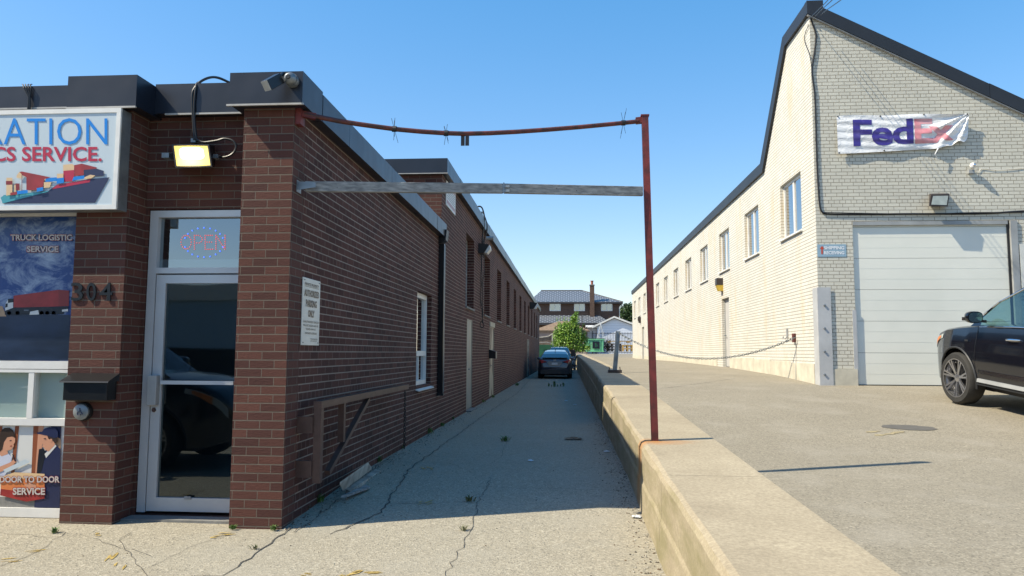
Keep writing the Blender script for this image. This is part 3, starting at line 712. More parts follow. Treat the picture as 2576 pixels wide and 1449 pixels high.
# ---- mailbox and push button on the left pillar
mx = thing('wall_mailbox', 'black sheet metal mailbox with sloping lid on the left brick pillar', 'mailbox', tuple(onY(215, 980, YP)))
a = onY(157, 1007, YP-.13); b_ = onY(268, 1007, YP-.13); zt = onY(200, 966, YP-.13).z
MB().box(a.x, b_.x, YP-.13, YP-.002, a.z, zt+.02).build('body', 'blackm', mx, bevel=.004)
MB().prism([(a.x-.02,YP-.155,zt+.012),(a.x-.02,YP-.15,zt+.024),(a.x-.02,YP-.002,zt+.085),(a.x-.02,YP-.002,zt+.0205)], (b_.x-a.x+.04,0,0)).build('lid', 'blackm', mx)
pb = thing('door_push_button', 'round steel wheelchair access push button below the mailbox', 'button', tuple(onY(211, 1035, YP)))
c_ = onY(213, 1035, YP)
MB().lathe([(.001,-.035),(.072,-.035),(.076,-.025),(.076,-.001)], c_, 'Y', 32).build('housing', 'black', pb, smooth=True)
MB().lathe([(.0001,-.060),(.058,-.058),(.066,-.052),(.066,-.036)], c_, 'Y', 32).build('plate', 'steel', pb, smooth=True)
mb = MB(); s = .075
S = lambda u, v: Vector((c_.x+u*s, YP-.0615, c_.z+v*s))
mb.tube([S(-.02,.30), S(0,.02), S(.18,.0), S(.28,-.24), S(.36,-.22)], .0035, 6)
mb.tube([S(-.0,.16), S(.15,.14)], .003, 6)
mb.tube([S(-.08+.22*math.cos(t), -.14+.22*math.sin(t)) for t in [R(120)+R(220)*k/12 for k in range(13)]], .0032, 6)
mb.ball(S(-.03,.38), .006, 8); mb.build('wheelchair_symbol', 'pnavy', pb)

# ---- side window of the low part
sw = MB(); y0, y1 = SW[1], SW[0]; xw = XL-.10
sw.box(xw-.05, xw+.02, y0+.003, y0+.07, SWz[0]+.002, SWz[1]-.002).box(xw-.05, xw+.02, y1-.07, y1-.003, SWz[0]+.002, SWz[1]-.002)
sw.box(xw-.05, xw+.02, y0+.0705, y1-.0705, SWz[1]-.08, SWz[1]-.002).box(xw-.05, xw+.025, y0+.0705, y1-.0705, -.06, .02).box(xw-.05, xw+.02, y0+.0705, y1-.0705, SWz[0]+.002, SWz[0]+.07)
sw.box(xw-.045, xw+.012, (y0+y1)/2-.02, (y0+y1)/2+.02, SWz[0]+.071, -.061).box(xw-.045, xw+.012, y0+.16, y0+.19, SWz[0]+.071, -.061)
wo = sw.build('side_window', 'white', lowb)
MB().quad((xw-.02,y0+.06,SWz[0]+.06),(xw-.02,y1-.06,SWz[0]+.06),(xw-.02,y1-.06,SWz[1]-.07),(xw-.02,y0+.06,SWz[1]-.07)).build('pane', 'glass_side', wo)
mb = MB(); mb.prism([(XL+.05,y0-.01,SWz[0]-.075),(XL+.055,y0-.01,SWz[0]-.06),(XL-.12,y0-.01,SWz[0]+.0),(XL-.12,y0-.01,SWz[0]-.02)], (0,y1-y0+.05,0)); mb.build('sill', 'white', wo)

# ---------------------------------------------------------------- taller brown building behind
tall = thing('warehouse_building', 'taller brown brick warehouse with a row of narrow windows along the alley', 'building', (-8, 35, -1.42))
T0, T1 = 3.26, 3.53
TX1 = [1189,1229.5,1258,1279.8,1297.6,1311,1322.5,1331.3,1339.4,1345.9,1351.7]
wn = [(14.25+3.655*(k+1)-1.42-.0, 14.25+3.655*(k+1), 1.04, 2.72) for k in range(11)]
d1 = (onX(1173.8,900,XL).y, onX(1186.9,900,XL).y, -1.32, .76); d2 = (onX(1231,900,XL).y, onX(1241.8,900,XL).y, -1.32, .76); d3 = (41.2, 42.2, -1.32, .75)
mb = MB(); wall(mb, 'X', XL, 1, Y2+.004, YE, -1.7, T0+.1, wn+[d1, d2, d3], .24)
mb.build('side_wall', 'brick_side', tall)
mb = MB(); mb.quad((-16,Y2-.0,1.6),(XL-.002,Y2-.0,1.6),(XL-.002,Y2-.0,T0+.1),(-16,Y2-.0,T0+.1)); mb.quad((-16,Y2+.2,-1.7),(XL-.25,Y2+.2,-1.7),(XL-.25,Y2+.2,T0),(-16,Y2+.2,T0)); mb.build('front_wall', 'brick_front', tall)
mb = MB(); mb.quad((-16,YE,-1.7),(XL,YE,-1.7),(XL,YE,T0+.1),(-16,YE,T0+.1)); mb.quad((-16,Y2,-1.7),(-16,YE,-1.7),(-16,YE,T0+.1),(-16,Y2,T0+.1)); mb.build('rear_wall', 'brick_side', tall)
MB().box(-16, XL-.02, Y2+.02, YE-.02, T0-.03, T0+.09).build('roof', 'roofgravel', tall)
mb = MB(); mb.box(-16, XL+.11, Y2-.10, Y2+.15, T0, T1); yy = Y2+.15; s = yy+1.35; k = 0
while yy < YE+.1:
    e_ = min(s, YE+.1); mb.box(XL-.25, XL+.11+(.003 if k % 2 else 0), yy+.008, e_, T0+(.002 if k%2 else 0), T1+(.004 if k % 2 else 0)); yy = e_; s = yy+2.75; k += 1
mb.build('fascia', 'coping', tall)
MB().box(-16, XL+.12, Y2-.106, Y2-.088, T0-.016, T0-.001).build('drip_edge', 'trim_light', tall)
for k, (a, c, z0, z1) in enumerate(wn):
    x = XL-.19; f = MB()
    f.box(x-.02, x+.02, a+.002, a+.05, z0+.002, z1-.002).box(x-.02, x+.02, c-.05, c-.002, z0+.002, z1-.002)
    f.box(x-.02, x+.02, a+.0505, c-.0505, z1-.05, z1-.002).box(x-.02, x+.02, a+.0505, c-.0505, z0+.002, z0+.05)
    f.box(x-.015, x+.015, (a+c)/2-.012, (a+c)/2+.012, z0+.051, z1-.051)
    for j in (1, 2, 3): zc_ = z0+(z1-z0)*j/4; f.box(x-.0149, x+.022, a+.051, c-.051, zc_-.012, zc_+.012)
    w_ = f.build('window', 'greysteel', tall)
    MB().quad((x,a+.04,z0+.04),(x,c-.04,z0+.04),(x,c-.04,z1-.04),(x,a+.04,z1-.04)).build('pane', 'glass', w_)
    MB().box(XL-.22, XL+.035, a-.02, c+.02, z0-.045, z0-.001).build('sill', 'concrete_grey', w_)
MB().box(-8, XL-.6, Y2+.5, YE-.5, .9, .92).build('upper_floor', 'dark', tall)
M['doorgrey'] = mat('grey beige door', (.30,.29,.25), .5, 0, .1, 2)
M['doorbrown'] = mat('patchy brown door', (.40,.36,.27), .6, 0, .2, 1.4, c2=(.11,.07,.055), thr=(.47,.53), stretch=(1,1,.8))
for (a, c, z0, z1), mn in ((d1, 'doorgrey'), (d2, 'doorbrown'), (d3, 'doorgrey')):
    o = MB().box(XL-.06, XL-.012, a+.02, c-.02, z0+.03, z1-.02).build('door', mn, tall)
    MB().box(XL-.10, XL+.004, a, a+.0195, z0, z1).box(XL-.10, XL+.004, c-.0195, c, z0, z1).box(XL-.10, XL+.004, a+.02, c-.02, z1-.0195, z1).build('frame', 'cream', o)
    MB().tube([(XL+.02, a+.10, -.38), (XL+.05, a+.10, -.38), (XL+.05, a+.20, -.38)], .014, 8).box(XL-.012, XL+.003, a+.07, a+.13, -.30, -.20).build('handle', 'steel', o)
MB().box(XL-.02, XL+.03, d2[0]-.05, d2[1]+.05, .765, .90).build('lintel', 'cream', tall)
MB().box(XL-.2, XL+.12, d1[0], d1[1]+.1, -1.5, -1.31).build('door_step', 'concrete_grey', tall)
# downspout between the two parts
ds_ = thing('downspout', 'black square downspout with rain head where the two brick buildings meet', 'downspout', (XL+.06, Y2-.18, -1))
pz0 = onX(1096, 997, XL+.05).z
MB().box(XL+.012, XL+.10, Y2-.26, Y2-.16, pz0, 1.93).build('pipe', 'blackm', ds_)
MB().prism([(XL+.005,Y2-.30,1.93),(XL+.13,Y2-.30,1.99),(XL+.15,Y2-.30,2.18),(XL+.005,Y2-.30,2.18)], (0,.24,0)).build('rain_head', 'black', ds_)
MB().box(XL+.108, XL+.118, Y2-.24, Y2-.215, pz0+.05, 1.9).build('seam', 'steel', ds_)
MB().box(XL+.0055, XL+.112, Y2-.27, Y2-.15, pz0-.01, pz0+.03).build('outlet', 'black', ds_)
# notice boards
ns = thing('notice_board', 'white notice with faint lines high on the taller brick wall near its corner', 'sign', (XL+.02, 14.2, 3))
nf = lambda u, v, d=0: Vector((XL+.016+d, 13.62+u*1.12, 2.77+v*.47))
MB().box(XL+.002, XL+.016, 13.62, 14.74, 2.77, 3.24).build('board', 'white', ns)
mb = MB()
for v0, v1 in ((.82,.90),(.1,.24)): 
    for k in range(9): mb.quad(nf(.06+k*.10,v0,.002),nf(.13+k*.10,v0,.002),nf(.13+k*.10,v1,.002),nf(.06+k*.10,v1,.002))
mb.build('red_lines', 'pred', ns)
mb = MB()
for v0 in (.32,.42,.52,.62,.72): mb.quad(nf(.08,v0,.002),nf(.92,v0,.002),nf(.92,v0+.03,.002),nf(.08,v0+.03,.002))
mb.build('grey_lines', 'pgrey', ns)
# ---- parking sign
ps = thing('parking_sign', 'white metal sign reading AUTHORIZED PARKING ONLY on the brown side wall', 'sign', (XL+.01, 6.6, .35))
sa, sb = onX(756.5, 885, XL+.01).y, onX(801, 885, XL+.01).y; pz1 = onX(778, 700.5, XL+.012).z; pz0_ = onX(778, 868.7, XL+.012).z
M['signwhite'] = mat('sign enamel', (.62,.62,.58), .4, 0, .06, 5)
MB().box(XL+.003, XL+.012, sa, sb, pz0_, pz1).build('plate', 'signwhite', ps, bevel=.003)
pf = lambda u, v: Vector((XL+.0142, sa+(sb-sa)*u, pz0_+(pz1-pz0_)*v))
def stext(body, u0_, v0_, u1_, v1_, off=.02): text_on(body, lambda u, v: pf(u0_+(u1_-u0_)*u, v0_+(v1_-v0_)*v), 'lettering', 'pdark', ps, off=off)
stext('PRIVATE PROPERTY', .10, .885, .90, .93); MB().quad(pf(.1,.87),pf(.9,.87),pf(.9,.876),pf(.1,.876)).build('rule', 'pdark', ps)
stext('AUTHORIZED', .08, .725, .92, .83, .045); stext('PARKING', .18, .57, .80, .68, .045); stext('ONLY', .32, .42, .68, .53, .045)
stext('UNAUTHORIZED VEHICLES', .06, .335, .94, .365, .01); stext('WILL BE TAGGED AND OR', .06, .28, .92, .31, .01); stext('TOWED AWAY AT', .22, .225, .78, .255, .01); stext("OWNER'S EXPENSE", .18, .165, .84, .195, .01)
stext('TORONTO MUNICIPAL', .48, .085, .90, .105, .01); stext('CODE CHAPTER 915', .48, .055, .86, .075, .01)
for u in (.08, .92):
    for v in (.04, .965): MB().ball(pf(u, v), .006, 8).build('screw', 'steel', ps)
# ---- folded swing gate bracket
gt = thing('swing_gate', 'folded brown steel swing gate with diagonal brace against the brown wall', 'gate', (XL+.15, 6.8, -1.2))
xg = XL+.17; G = lambda x, y: onX(x, y, xg)
a = G(803, 1012); b_ = G(1022, 976); zg = (a.z+b_.z)/2
MB().box(xg-.035, xg+.035, a.y-.04, b_.y, zg-.03, zg+.03).build('rail', 'brownpaint', gt)
pz = G(802, 1212).z; MB().box(xg-.032, xg+.032, a.y-.035, a.y+.035, pz, zg-.0305).build('post', 'brownpaint', gt)
y_ = G(860, 1050).y; zq = G(862, 1110).z
MB().box(xg-.028, xg+.028, y_-.03, y_+.03, zq, zg-.0305).build('strut', 'brownpaint', gt)
p0 = G(823, 1200); p1_ = G(925, 1000); p0.z = pz+.04; p1_.z = zg-.05
MB().bar(p0, p1_, .05, .045).build('brace', 'brownpaint', gt)
for z in (zg-.17, pz+.12): MB().box(XL+.001, xg-.033, a.y-.06, a.y-.02, z-.07, z+.07).build('hinge', 'brownpaint', gt)
def chain_mesh(pts, link=.045, r=.0045):
    """links strung along a polyline"""
    mb = MB(); L = [0]
    for a, b in zip(pts, pts[1:]): L.append(L[-1]+(b-a).length)
    n = int(L[-1]/(link*.72)); 
    def at(s):
        for i in range(len(pts)-1):
            if s <= L[i+1]: return pts[i].lerp(pts[i+1], (s-L[i])/(L[i+1]-L[i]+1e-9))
        return pts[-1]
    for k in range(n):
        c = at((k+.5)*L[-1]/n); t = (at(min(L[-1], (k+.6)*L[-1]/n))-at((k+.4)*L[-1]/n)).normalized()
        a = Vector((0,0,1)) if abs(t.z) < .8 else Vector((0,1,0)); s1 = t.cross(a).normalized(); s2 = t.cross(s1)
        s_ = s1 if k % 2 else s2
        pp = [c+t*link*.5*math.cos(q)+s_*link*.28*math.sin(q) for q in [2*math.pi*j/8 for j in range(9)]]
        mb.tube(pp, r, 4, caps=False)
    return mb
mb = chain_mesh([Vector((xg,b_.y-.06,zg-.04)), Vector((xg,b_.y-.05,-1.25))], .05, .006); mb.build('chain', 'black', gt)
# ---------------------------------------------------------------- cream building on the right
cr_b = thing('cream_brick_building', 'cream painted brick building with black sloping roof edge and big garage door, right', 'building', (12, 30, -.5))
gx0 = (onY(2145,560,YG).x+onY(2157,955,YG).x)/2; gx1 = onY(2556,552,YG).x; gz0 = -.60; gz1 = onY(2300,556,YG).z
HS, HT = 4.36, 6.60     # eave height, corner height
wins = [(14.97+3.36*k+.12, 14.97+3.36*k+1.57, 2.49, 3.69) for k in range(12)]
wd1 = (onX(1835.6,850,XR).y, onX(1817.5,850,XR).y, -.40, 1.66); wd2 = (46.6, 47.9, -.40, 1.66)
mb = MB(); wall(mb, 'X', XR, -1, YG+.004, 54.9, -1.2, HS, wins+[wd1, wd2], .22)
ypk = 15.85; ybt = 17.75
prof = [(YG,HS),(ybt+.15,HS),(ypk,HT),(YG,HT)]
mb.poly([(XR,y,z) for y, z in prof]).poly([(XR+.22,y,z) for y, z in prof])
mb.build('side_wall', 'brick_white', cr_b)
xr = 20.0; zr = HT-.527*(xr-XR)
mb = MB(); ztop = gz1+.02
wall(mb, 'Y', YG, -1, XR+.002, 8.0+4, -1.2, gz1+.3, [(gx0, gx1, -1.19, gz1)], .25)
slope = lambda x: max(HT-.527*(x-XR)-.03, -1)
mb.poly([(XR+.002,YG,gz1+.3),(12,YG,gz1+.3),(12,YG,slope(12)),(XR+.002,YG,HT)])
mb.build('front_wall', 'brick_grey', cr_b)
# roof surfaces and hull
mb = MB()
mb.quad((XR,YG+.1,HT-.02),(12,YG+.1,slope(12)),(12,ypk,slope(12)),(XR,ypk,HT-.02))
mb.quad((XR,ypk,HT-.02),(12,ypk,slope(12)),(8.7,ybt+.1,HS),(XR,ybt+.1,HS)).quad((XR,ybt,HS-.02),(8.7,ybt,HS-.02),(8.7,54.9,HS-.02),(XR,54.9,HS-.02)).quad((8.7,ybt,HS-.02),(12,ybt,slope(12)),(12,54.9,slope(12)),(8.7,54.9,HS-.02))
mb.quad((12,YG,-1.2),(12,54.9,-1.2),(12,54.9,slope(12)),(12,YG,slope(12))).quad((XR,54.9,-1.2),(12,54.9,-1.2),(12,54.9,slope(12)),(XR,54.9,HS))
mb.build('roof', 'roofgravel', cr_b)
MB().box(XR+1.5, XR+1.55, YG+.4, 54, -1, 4.2).box(XR+.3, 8.4, YG+.9, YG+1, -1, 4.1).build('interior_partition', 'inner', cr_b)
# black flashing along the roof edge
def edge(mb, pts, up, outd, th=.24, over=.05, y=False):
    pass
fl = MB(); T = .25
side = [(YG-.07,HT+.22),(ypk+.02,HT+.22),(ybt+.22,HS+.22),(55.0,HS+.22)]; low = [(YG-.07,HT-.03),(ypk-.10,HT-.03),(ybt+.05,HS-.03),(55.0,HS-.03)]
for i in range(3):
    (a, za), (c, zc_) = side[i:i+2]; (e_, ze), (g_, zg_) = low[i:i+2]
    fl.prism([(XR-.06,a,za),(XR-.06,c,zc_),(XR-.06,g_,zg_),(XR-.06,e_,ze)], (.30,0,0))
fl.build('side_flashing', 'gcoping', cr_b)
fl = MB(); n_ = 5; xs_ = [XR-.065, 9.2-1.3, 10.0, 12.2]
for i in range(3):
    a, c = xs_[i], xs_[i+1]-.006; za, zc_ = HT+.22-.527*(a-XR+.06), HT+.22-.527*(c-XR+.06)
    fl.prism([(a,YG-.075,za+.01*(i%2)),(c,YG-.075,zc_+.01*(i%2)),(c,YG-.075,zc_-.26),(a,YG-.075,za-.26)], (0,.16,0))
fl.build('front_flashing', 'gcoping', cr_b)
fl = MB(); a, c = XR-.05, 12.2; za, zc_ = HT-.045-.527*(a-XR+.06), HT-.045-.527*(c-XR+.06)
fl.prism([(a,YG-.06,za),(c,YG-.06,zc_),(c,YG-.06,zc_-.02),(a,YG-.06,za-.02)], (0,.055,0)); fl.build('drip_edge', 'trim_light', cr_b)
# footing
mb = MB(); N_ = 26
for i in range(N_):
    a = YG+.3+(54.9-YG-.3)*i/N_; c = YG+.3+(54.9-YG-.3)*(i+1)/N_-.012
    if a < wd1[1] and c > wd1[0]: c = wd1[0]-.01
    if a < wd2[1] and c > wd2[0]: c = wd2[0]-.01
    if c-a < .1: continue
    mb = MB(); mb.box(XR-.018, XR-.001, a, c, -1.2, interp([(14,-.20),(20,-.10),(24,-.16),(60,-.16)], (a+c)/2)); mb.build('footing', 'concrete_base', cr_b)
mb = MB(); mb.box(XR-.0185, gx0, YG-.02, YG-.001, -1.2, -.27).build('footing', 'concrete_base', cr_b)
for k, (a, c, z0, z1) in enumerate(wins):
    x = XR+.07; f = MB()
    f.box(x, x+.05, a+.002, a+.06, z0+.002, z1-.002).box(x, x+.05, c-.06, c-.002, z0+.002, z1-.002).box(x, x+.05, a+.0605, c-.0605, z1-.06, z1-.002).box(x, x+.05, a+.0605, c-.0605, z0+.002, z0+.06)
    f.box(x-.004, x+.05, (a+c)/2-.035, (a+c)/2+.035, z0+.0605, z1-.0605)
    w_ = f.build('window', 'white', cr_b)
    MB().quad((x+.02,a+.05,z0+.05),(x+.02,c-.05,z0+.05),(x+.02,c-.05,z1-.05),(x+.02,a+.05,z1-.05)).build('pane', 'glass_side', w_)
    MB().prism([(XR-.05,a-.03,z0-.035),(XR-.05,a-.03,z0-.005),(XR+.06,a-.03,z0+.0),(XR+.06,a-.03,z0-.035)], (0,c-a+.06,0)).build('sill', 'white', w_)
M['doorpale'] = mat('pale grey door', (.50,.49,.47), .5, 0, .06, 2)
for a, c, z0, z1 in (wd1, wd2):
    o = MB().box(XR+.10, XR+.14, a+.04, c-.04, z0+.02, z1-.05).build('side_door', 'doorpale', cr_b)
    MB().box(XR+.08, XR+.17, a+.001, a+.0395, z0, z1).box(XR+.08, XR+.17, c-.0395, c-.001, z0, z1).box(XR+.08, XR+.17, a+.04, c-.04, z1-.049, z1-.001).build('frame', 'greysteel', o)
    MB().tube([(XR+.095,c-.12,.55),(XR+.04,c-.12,.55),(XR+.04,c-.25,.55)], .014, 8).build('handle', 'steel', o)
# garage door
YGD = YG+.038
m, nt, b = _m('ribbed garage door'); M['gdoor'] = m
tc = N(nt, 'ShaderNodeTexCoord').outputs['Object']; b.inputs['Base Color'].default_value = (.50,.52,.50,1); b.inputs['Roughness'].default_value = .42
nz = noise(nt, tc, .9, 3); nt.links.new(mixc(nt, mapr(nt, nz, .3, .7), (.66,.66,.59), (.74,.735,.66)), b.inputs['Base Color'])
gd = MB(); ph = .59; k = 0; z = -.555
gd_root = None
while z < gz1-.02:
    t = min(z+ph-.006, gz1-.01); gd.box(gx0-.1, gx1-.16, YGD, YGD+.05, z, t)
    for j in range(1, 3):
        zz_ = z+ph*j/3
        if zz_ < t: gd.box(gx0-.1, gx1-.16, YGD-.0015, YGD-.0005, zz_-.002, zz_+.001)
    z += ph
gd_root = gd.build('garage_door', 'gdoor', cr_b)
MB().box(gx0-.1, gx1-.161, YGD+.0505, YGD+.06, -.6, gz1).build('backing', 'dark', gd_root)
MB().box(gx0-.1, gx1-.1, YGD-.012, YGD+.04, -.66, -.556).build('bottom_seal', 'black', gd_root)
MB().box(gx1-.158, gx1-.12, YGD-.02, YGD+.05, -.55, gz1-.005).build('side_seal', 'black', gd_root)
MB().box(gx1-.1195, gx1-.001, YGD-.07, YGD+.05, -.66, gz1-.005).box(gx0+.002, gx1-.1585, YGD-.05, YGD-.021, gz1-.075, gz1-.005).build('door_track', 'greysteel', gd_root)
MB().box(gx0+.001, gx1-.16, YG+.02, YG+.24, gz1-.005, gz1+.03).build('lintel_angle', 'cream', cr_b)
# corner guards
gz = onX(2065, 721, XR-.01).z
cg = MB(); x1_ = onY(2092, 850, YG).x
cg.box(XR-.024, XR-.0185+.0, YG-.03, YG+.24, -.72, gz).box(XR-.0182, x1_, YG-.032, YG-.0205, -.72, gz)
cgo = cg.build('corner_guard', 'guard', cr_b)
for py in (768, 826, 884, 942):
    p = onY(2074, py, YG-.03); MB().lathe([(.0001,-.03),(.02,-.025),(.02,0)], p, 'Y', 10).build('bolt', 'steel', cgo)
g1 = MB(); g1.box(gx0-.06, gx0+.0, YG-.014, YG-.0005, -.5, onY(2145,780,YG).z).box(gx0+.001, gx0+.012, YG-.014, YG+.13, -.5, onY(2145,780,YG).z); g1.build('jamb_guard', 'guard', cr_b)
MB().box(gx1+.0, gx1+.10, YG-.014, YG-.0005, -.6, 1.0).box(gx1+.02, gx1+.35, YG-.03, YG-.015, onY(2560,725,YG).z, onY(2560,614,YG).z).build('jamb_board', 'signwhite', cr_b)
# ---- shipping sign
ssn = thing('shipping_sign', 'pale blue SHIPPING RECEIVING sign with red arrow beside the garage door', 'sign', tuple(onY(2092, 630, YG)))
M['paleblue'] = mat('pale blue sign', (.27,.40,.50), .4, 0, .06, 6)
G2 = lambda x, y, d=0: onY(x, y, YG-.008-d)
a = G2(2057,646); c = G2(2128,614.5)
MB().box(a.x, c.x, YG-.008, YG-.001, a.z, c.z).build('plate', 'paleblue', ssn)
M['lettergrey'] = flat('white grey letters', (.75,.78,.80), .5)
for t, y0_, y1_ in (('SHIPPING',619,627.5),('RECEIVING',631.5,640)): text_on(t, rect_on(lambda x, y: G2(x, y, .003), 2073, y0_, 2124, y1_), 'lettering', 'lettergrey', ssn, off=.03)
M['arrow'] = flat('red arrow', (.50,.06,.02), .5)
MB().poly([G2(x, y, .003) for x, y in ((2068,618.5),(2074,626),(2070,626),(2070,639.5),(2066,639.5),(2066,626),(2062,626))]).build('arrow', 'arrow', ssn)
# ---- torn banner
def lerp2(t, a, b): return a+(b-a)*t
BT = [(0,2104.5,291.5),(.5,2270,289),(1,2437.5,285)]
def ban(u, v, d=0):
    """u 0..1 left to right, v 0 (bottom)..1 (top) of the uncrumpled cloth, metres come from the wall plane"""
    tl = (lerp2(u, 2104.5, 2437.5), 291.5-6.5*u-(1.2*math.sin(u*math.pi*4)))
    yb_ = 387.5-14*min(u, .8)/.8*1.02; xb_ = lerp2(u, 2108, 2441)
    pull = max(0, (u-.72)/.28)
    # the lower right corner has come loose and is bunched up towards the upper right
    y_b = yb_-pull**1.6*26*(1-.25*math.sin(u*60)); x_b = xb_-5*pull+1.5*math.sin(u*55)*pull
    x = lerp2(v, x_b, tl[0]); y = lerp2(v, y_b, tl[1])
    ax_, ay_ = (1-u)*3.4+.05, (1-v)+.02; an_ = math.atan2(ay_, ax_); rr_ = math.hypot(ax_, ay_)
    fold = (.034*math.sin(an_*15+1)+.010*math.sin(an_*31))*math.exp(-max(0,rr_-.5)*1.3)*min(1, rr_*1.6); sag = .02*math.sin(math.pi*v)*math.sin(math.pi*min(1, u*1.1))
    wr = .008*math.sin(19*u+6*v)+.006*math.sin(31*v+9*u)
    return onY(x, y, YG-.05-d-sag-.05*pull-fold-wr)
bn = thing('banner', 'torn white vinyl banner with large purple and faded red lettering, crumpled at its right end', 'banner', tuple(onY(2270, 335, YG)))
m, nt, b = _m('vinyl banner'); M['vinyl'] = m
tc = N(nt, 'ShaderNodeTexCoord').outputs['Object']
nt.links.new(mixc(nt, mapr(nt, noise(nt, tc, 5, 5), .35, .7), (.70,.70,.71), (.82,.82,.82)), b.inputs['Base Color']); b.inputs['Roughness'].default_value = .38
bump(nt, b, noise(nt, mapping(nt, tc, (1,1,2.2)), 3.5, 4, .6, 1.5), .5, .04)
nu, nv = 90, 26; mb = MB()
for i in range(nu+1):
    for j in range(nv+1): mb.v.append(tuple(ban(i/nu, j/nv)))
for i in range(nu):
    for j in range(nv): mb.f.append((i*(nv+1)+j, (i+1)*(nv+1)+j, (i+1)*(nv+1)+j+1, i*(nv+1)+j+1)); mb.m.append(0)
mb.build('cloth', 'vinyl', bn, smooth=True)
M['bpurple'] = mat('faded purple ink', (.045,.03,.22), .4, 0, .2, 5, c2=(.12,.10,.32), thr=(.2,.5))
M['bred'] = mat('bleached red ink', (.62,.20,.23), .4, 0, .2, 4, c2=(.66,.36,.38), thr=(.35,.65))
import bmesh
def ban_text(body, u0_, u1_, v0_, v1_, mn, off):
    V, Fc = text2d(body, 1, off, .96)
    bm = bmesh.new(); vs_ = [bm.verts.new((x*(u1_-u0_), y*(v1_-v0_), 0)) for x, y in V]
    for f in Fc:
        try: bm.faces.new([vs_[i] for i in f])
        except ValueError: pass
    for ax, L, n in (((1,0,0), u1_-u0_, 26), ((0,1,0), v1_-v0_, 14)):
        for k in range(1, n):
            bmesh.ops.bisect_plane(bm, geom=bm.verts[:]+bm.edges[:]+bm.faces[:], plane_co=Vector(ax)*L*k/n, plane_no=ax)
    mb = MB(); bm.verts.index_update()
    mb.v = [tuple(ban(u0_+v.co.x, v0_+v.co.y, .006)) for v in bm.verts]; mb.f = [tuple(v.index for v in f.verts) for f in bm.faces]; mb.m = [0]*len(mb.f); bm.free()
    return mb.build('lettering', mn, bn, smooth=True)
ban_text('Fed', .12, .575, .17, .88, 'bpurple', .03); ban_text('Ex', .585, .885, .17, .86, 'bred', .035)
for u, v in ((.01,.98),(.33,.98),(.66,.98),(.99,.98),(.01,.03),(.35,.03)): MB().ball(ban(u, v, .006), .014, 8).build('grommet', 'black', bn)
MB().tube([ban(.76,.0,.01), onY(2352,388,YG-.10), onY(2362,405,YG-.06)], [.012,.008,.004], 6).build('torn_strip', 'vinyl', bn)
# ---- flood lamp, camera, cables
fl_ = thing('flood_lamp', 'unlit bronze flood lamp on the cream brick above the garage door', 'lamp', tuple(onY(2360, 503, YG)))
yf = YG-.20; A, B, C, D_ = [onY(*p, yf) for p in ((2343,489),(2389,488),(2384,520),(2337,518))]
bt = [onY(*p, YG-.01) for p in ((2338,487),(2384,486),(2384,516),(2338,516))]
hb = MB(); f4 = [A,B,C,D_]; hb.poly(f4).poly(bt)
for i in range(4): hb.quad(f4[i], f4[(i+1)%4], bt[(i+1)%4], bt[i])
M['bronze'] = mat('bronze enamel', (.06,.045,.04), .45, .3, .1)
hb.build('housing', 'bronze', fl_)
M['lens_off'] = mat('unlit lens', (.42,.46,.43), .2, 0, .1, 9)
fc2 = lambda u, v, d: (A*(1-u)+B*u)*(1-v)+(D_*(1-u)+C*u)*v+Vector((0,-d,0))
MB().quad(fc2(.10,.14,.005),fc2(.93,.14,.005),fc2(.93,.88,.005),fc2(.10,.88,.005)).build('lens', 'lens_off', fl_)
wcam = thing('ball_camera', 'white ball security camera on the cream wall right of the banner', 'camera', tuple(onY(2448, 418, YG)))
c_ = onY(2447, 417, YG-.10); MB().ball(c_, .052, 16, (1,1,1.15)).build('dome', 'white', wcam, smooth=True)
MB().ball(c_+Vector((.01,-.03,.004)), .036, 12).build('lens', 'chrome', wcam, smooth=True)
MB().box(c_.x-.05, c_.x+.05, YG-.06, YG-.001, c_.z-.13, c_.z-.06).build('bracket', 'greysteel', wcam)
wcc = thing('camera_cable', 'thin white cable running right from the ball security camera', 'cable', tuple(onY(2500, 425, YG)))
W3 = lambda x, y, d=.012: onY(x, y, YG-d)
MB().tube(cr([W3(2450,428),W3(2462,432),W3(2470,424),W3(2500,427),W3(2540,426),W3(2576,422),W3(2640,420)]), .004, 6).build('cable', 'white', wcc)
bcb = thing('wall_cable', 'black cable dropping down the cream corner then running over the garage door', 'cable', tuple(W3(2062, 400)))
mb = MB(); mb.tube(cr([W3(2040,45,.06),W3(2044,60),W3(2053,90),W3(2048,140),W3(2043,180),W3(2050,240),W3(2053,330),W3(2056,420),W3(2060,490),W3(2063,520),W3(2068,533),W3(2080,538),W3(2130,539),W3(2200,539),W3(2300,538),W3(2420,538),W3(2500,536),W3(2576,531),W3(2700,528)]), .017, 8)
mb.tube(cr([W3(2068,534,.03),W3(2100,535,.03),W3(2200,537,.03),W3(2350,538.5,.03),W3(2430,535,.03),W3(2576,534,.03)]), .008, 6)
mb.tube(cr([onX(2034,62,XR-.02),onX(2024,90,XR-.02),onX(2026,110,XR-.02),onX(2037,140,XR-.02),W3(2044,185)]), .007, 6)
mb.build('cable', 'black', bcb)
ow = thing('overhead_wires', 'dark overhead service wires rising from the peak of the cream building', 'wire', tuple(onY(2040, 48, YG)))
mb = MB()
for k, (x, y) in enumerate(((2076,0),(2086,0),(2106,0))):
    a_ = onY(2036+3*k, 46+2*k, YG-.08); b_ = ray(x, y).normalized()*3.2*1.0; b_ = ray(x+1, y-2); b_ = b_*(9.0/b_.y); e_ = a_+(b_-a_)*2.6; mid = (a_+e_)/2+Vector((0,0,-.12))
    mb.tube(cr([a_+Vector((.05*k,-.1*k,0)), (a_*.75+e_*.25)+Vector((0,0,-.03)), (a_+e_)/2+Vector((0,0,-.04)), e_], 8), .006, 5)
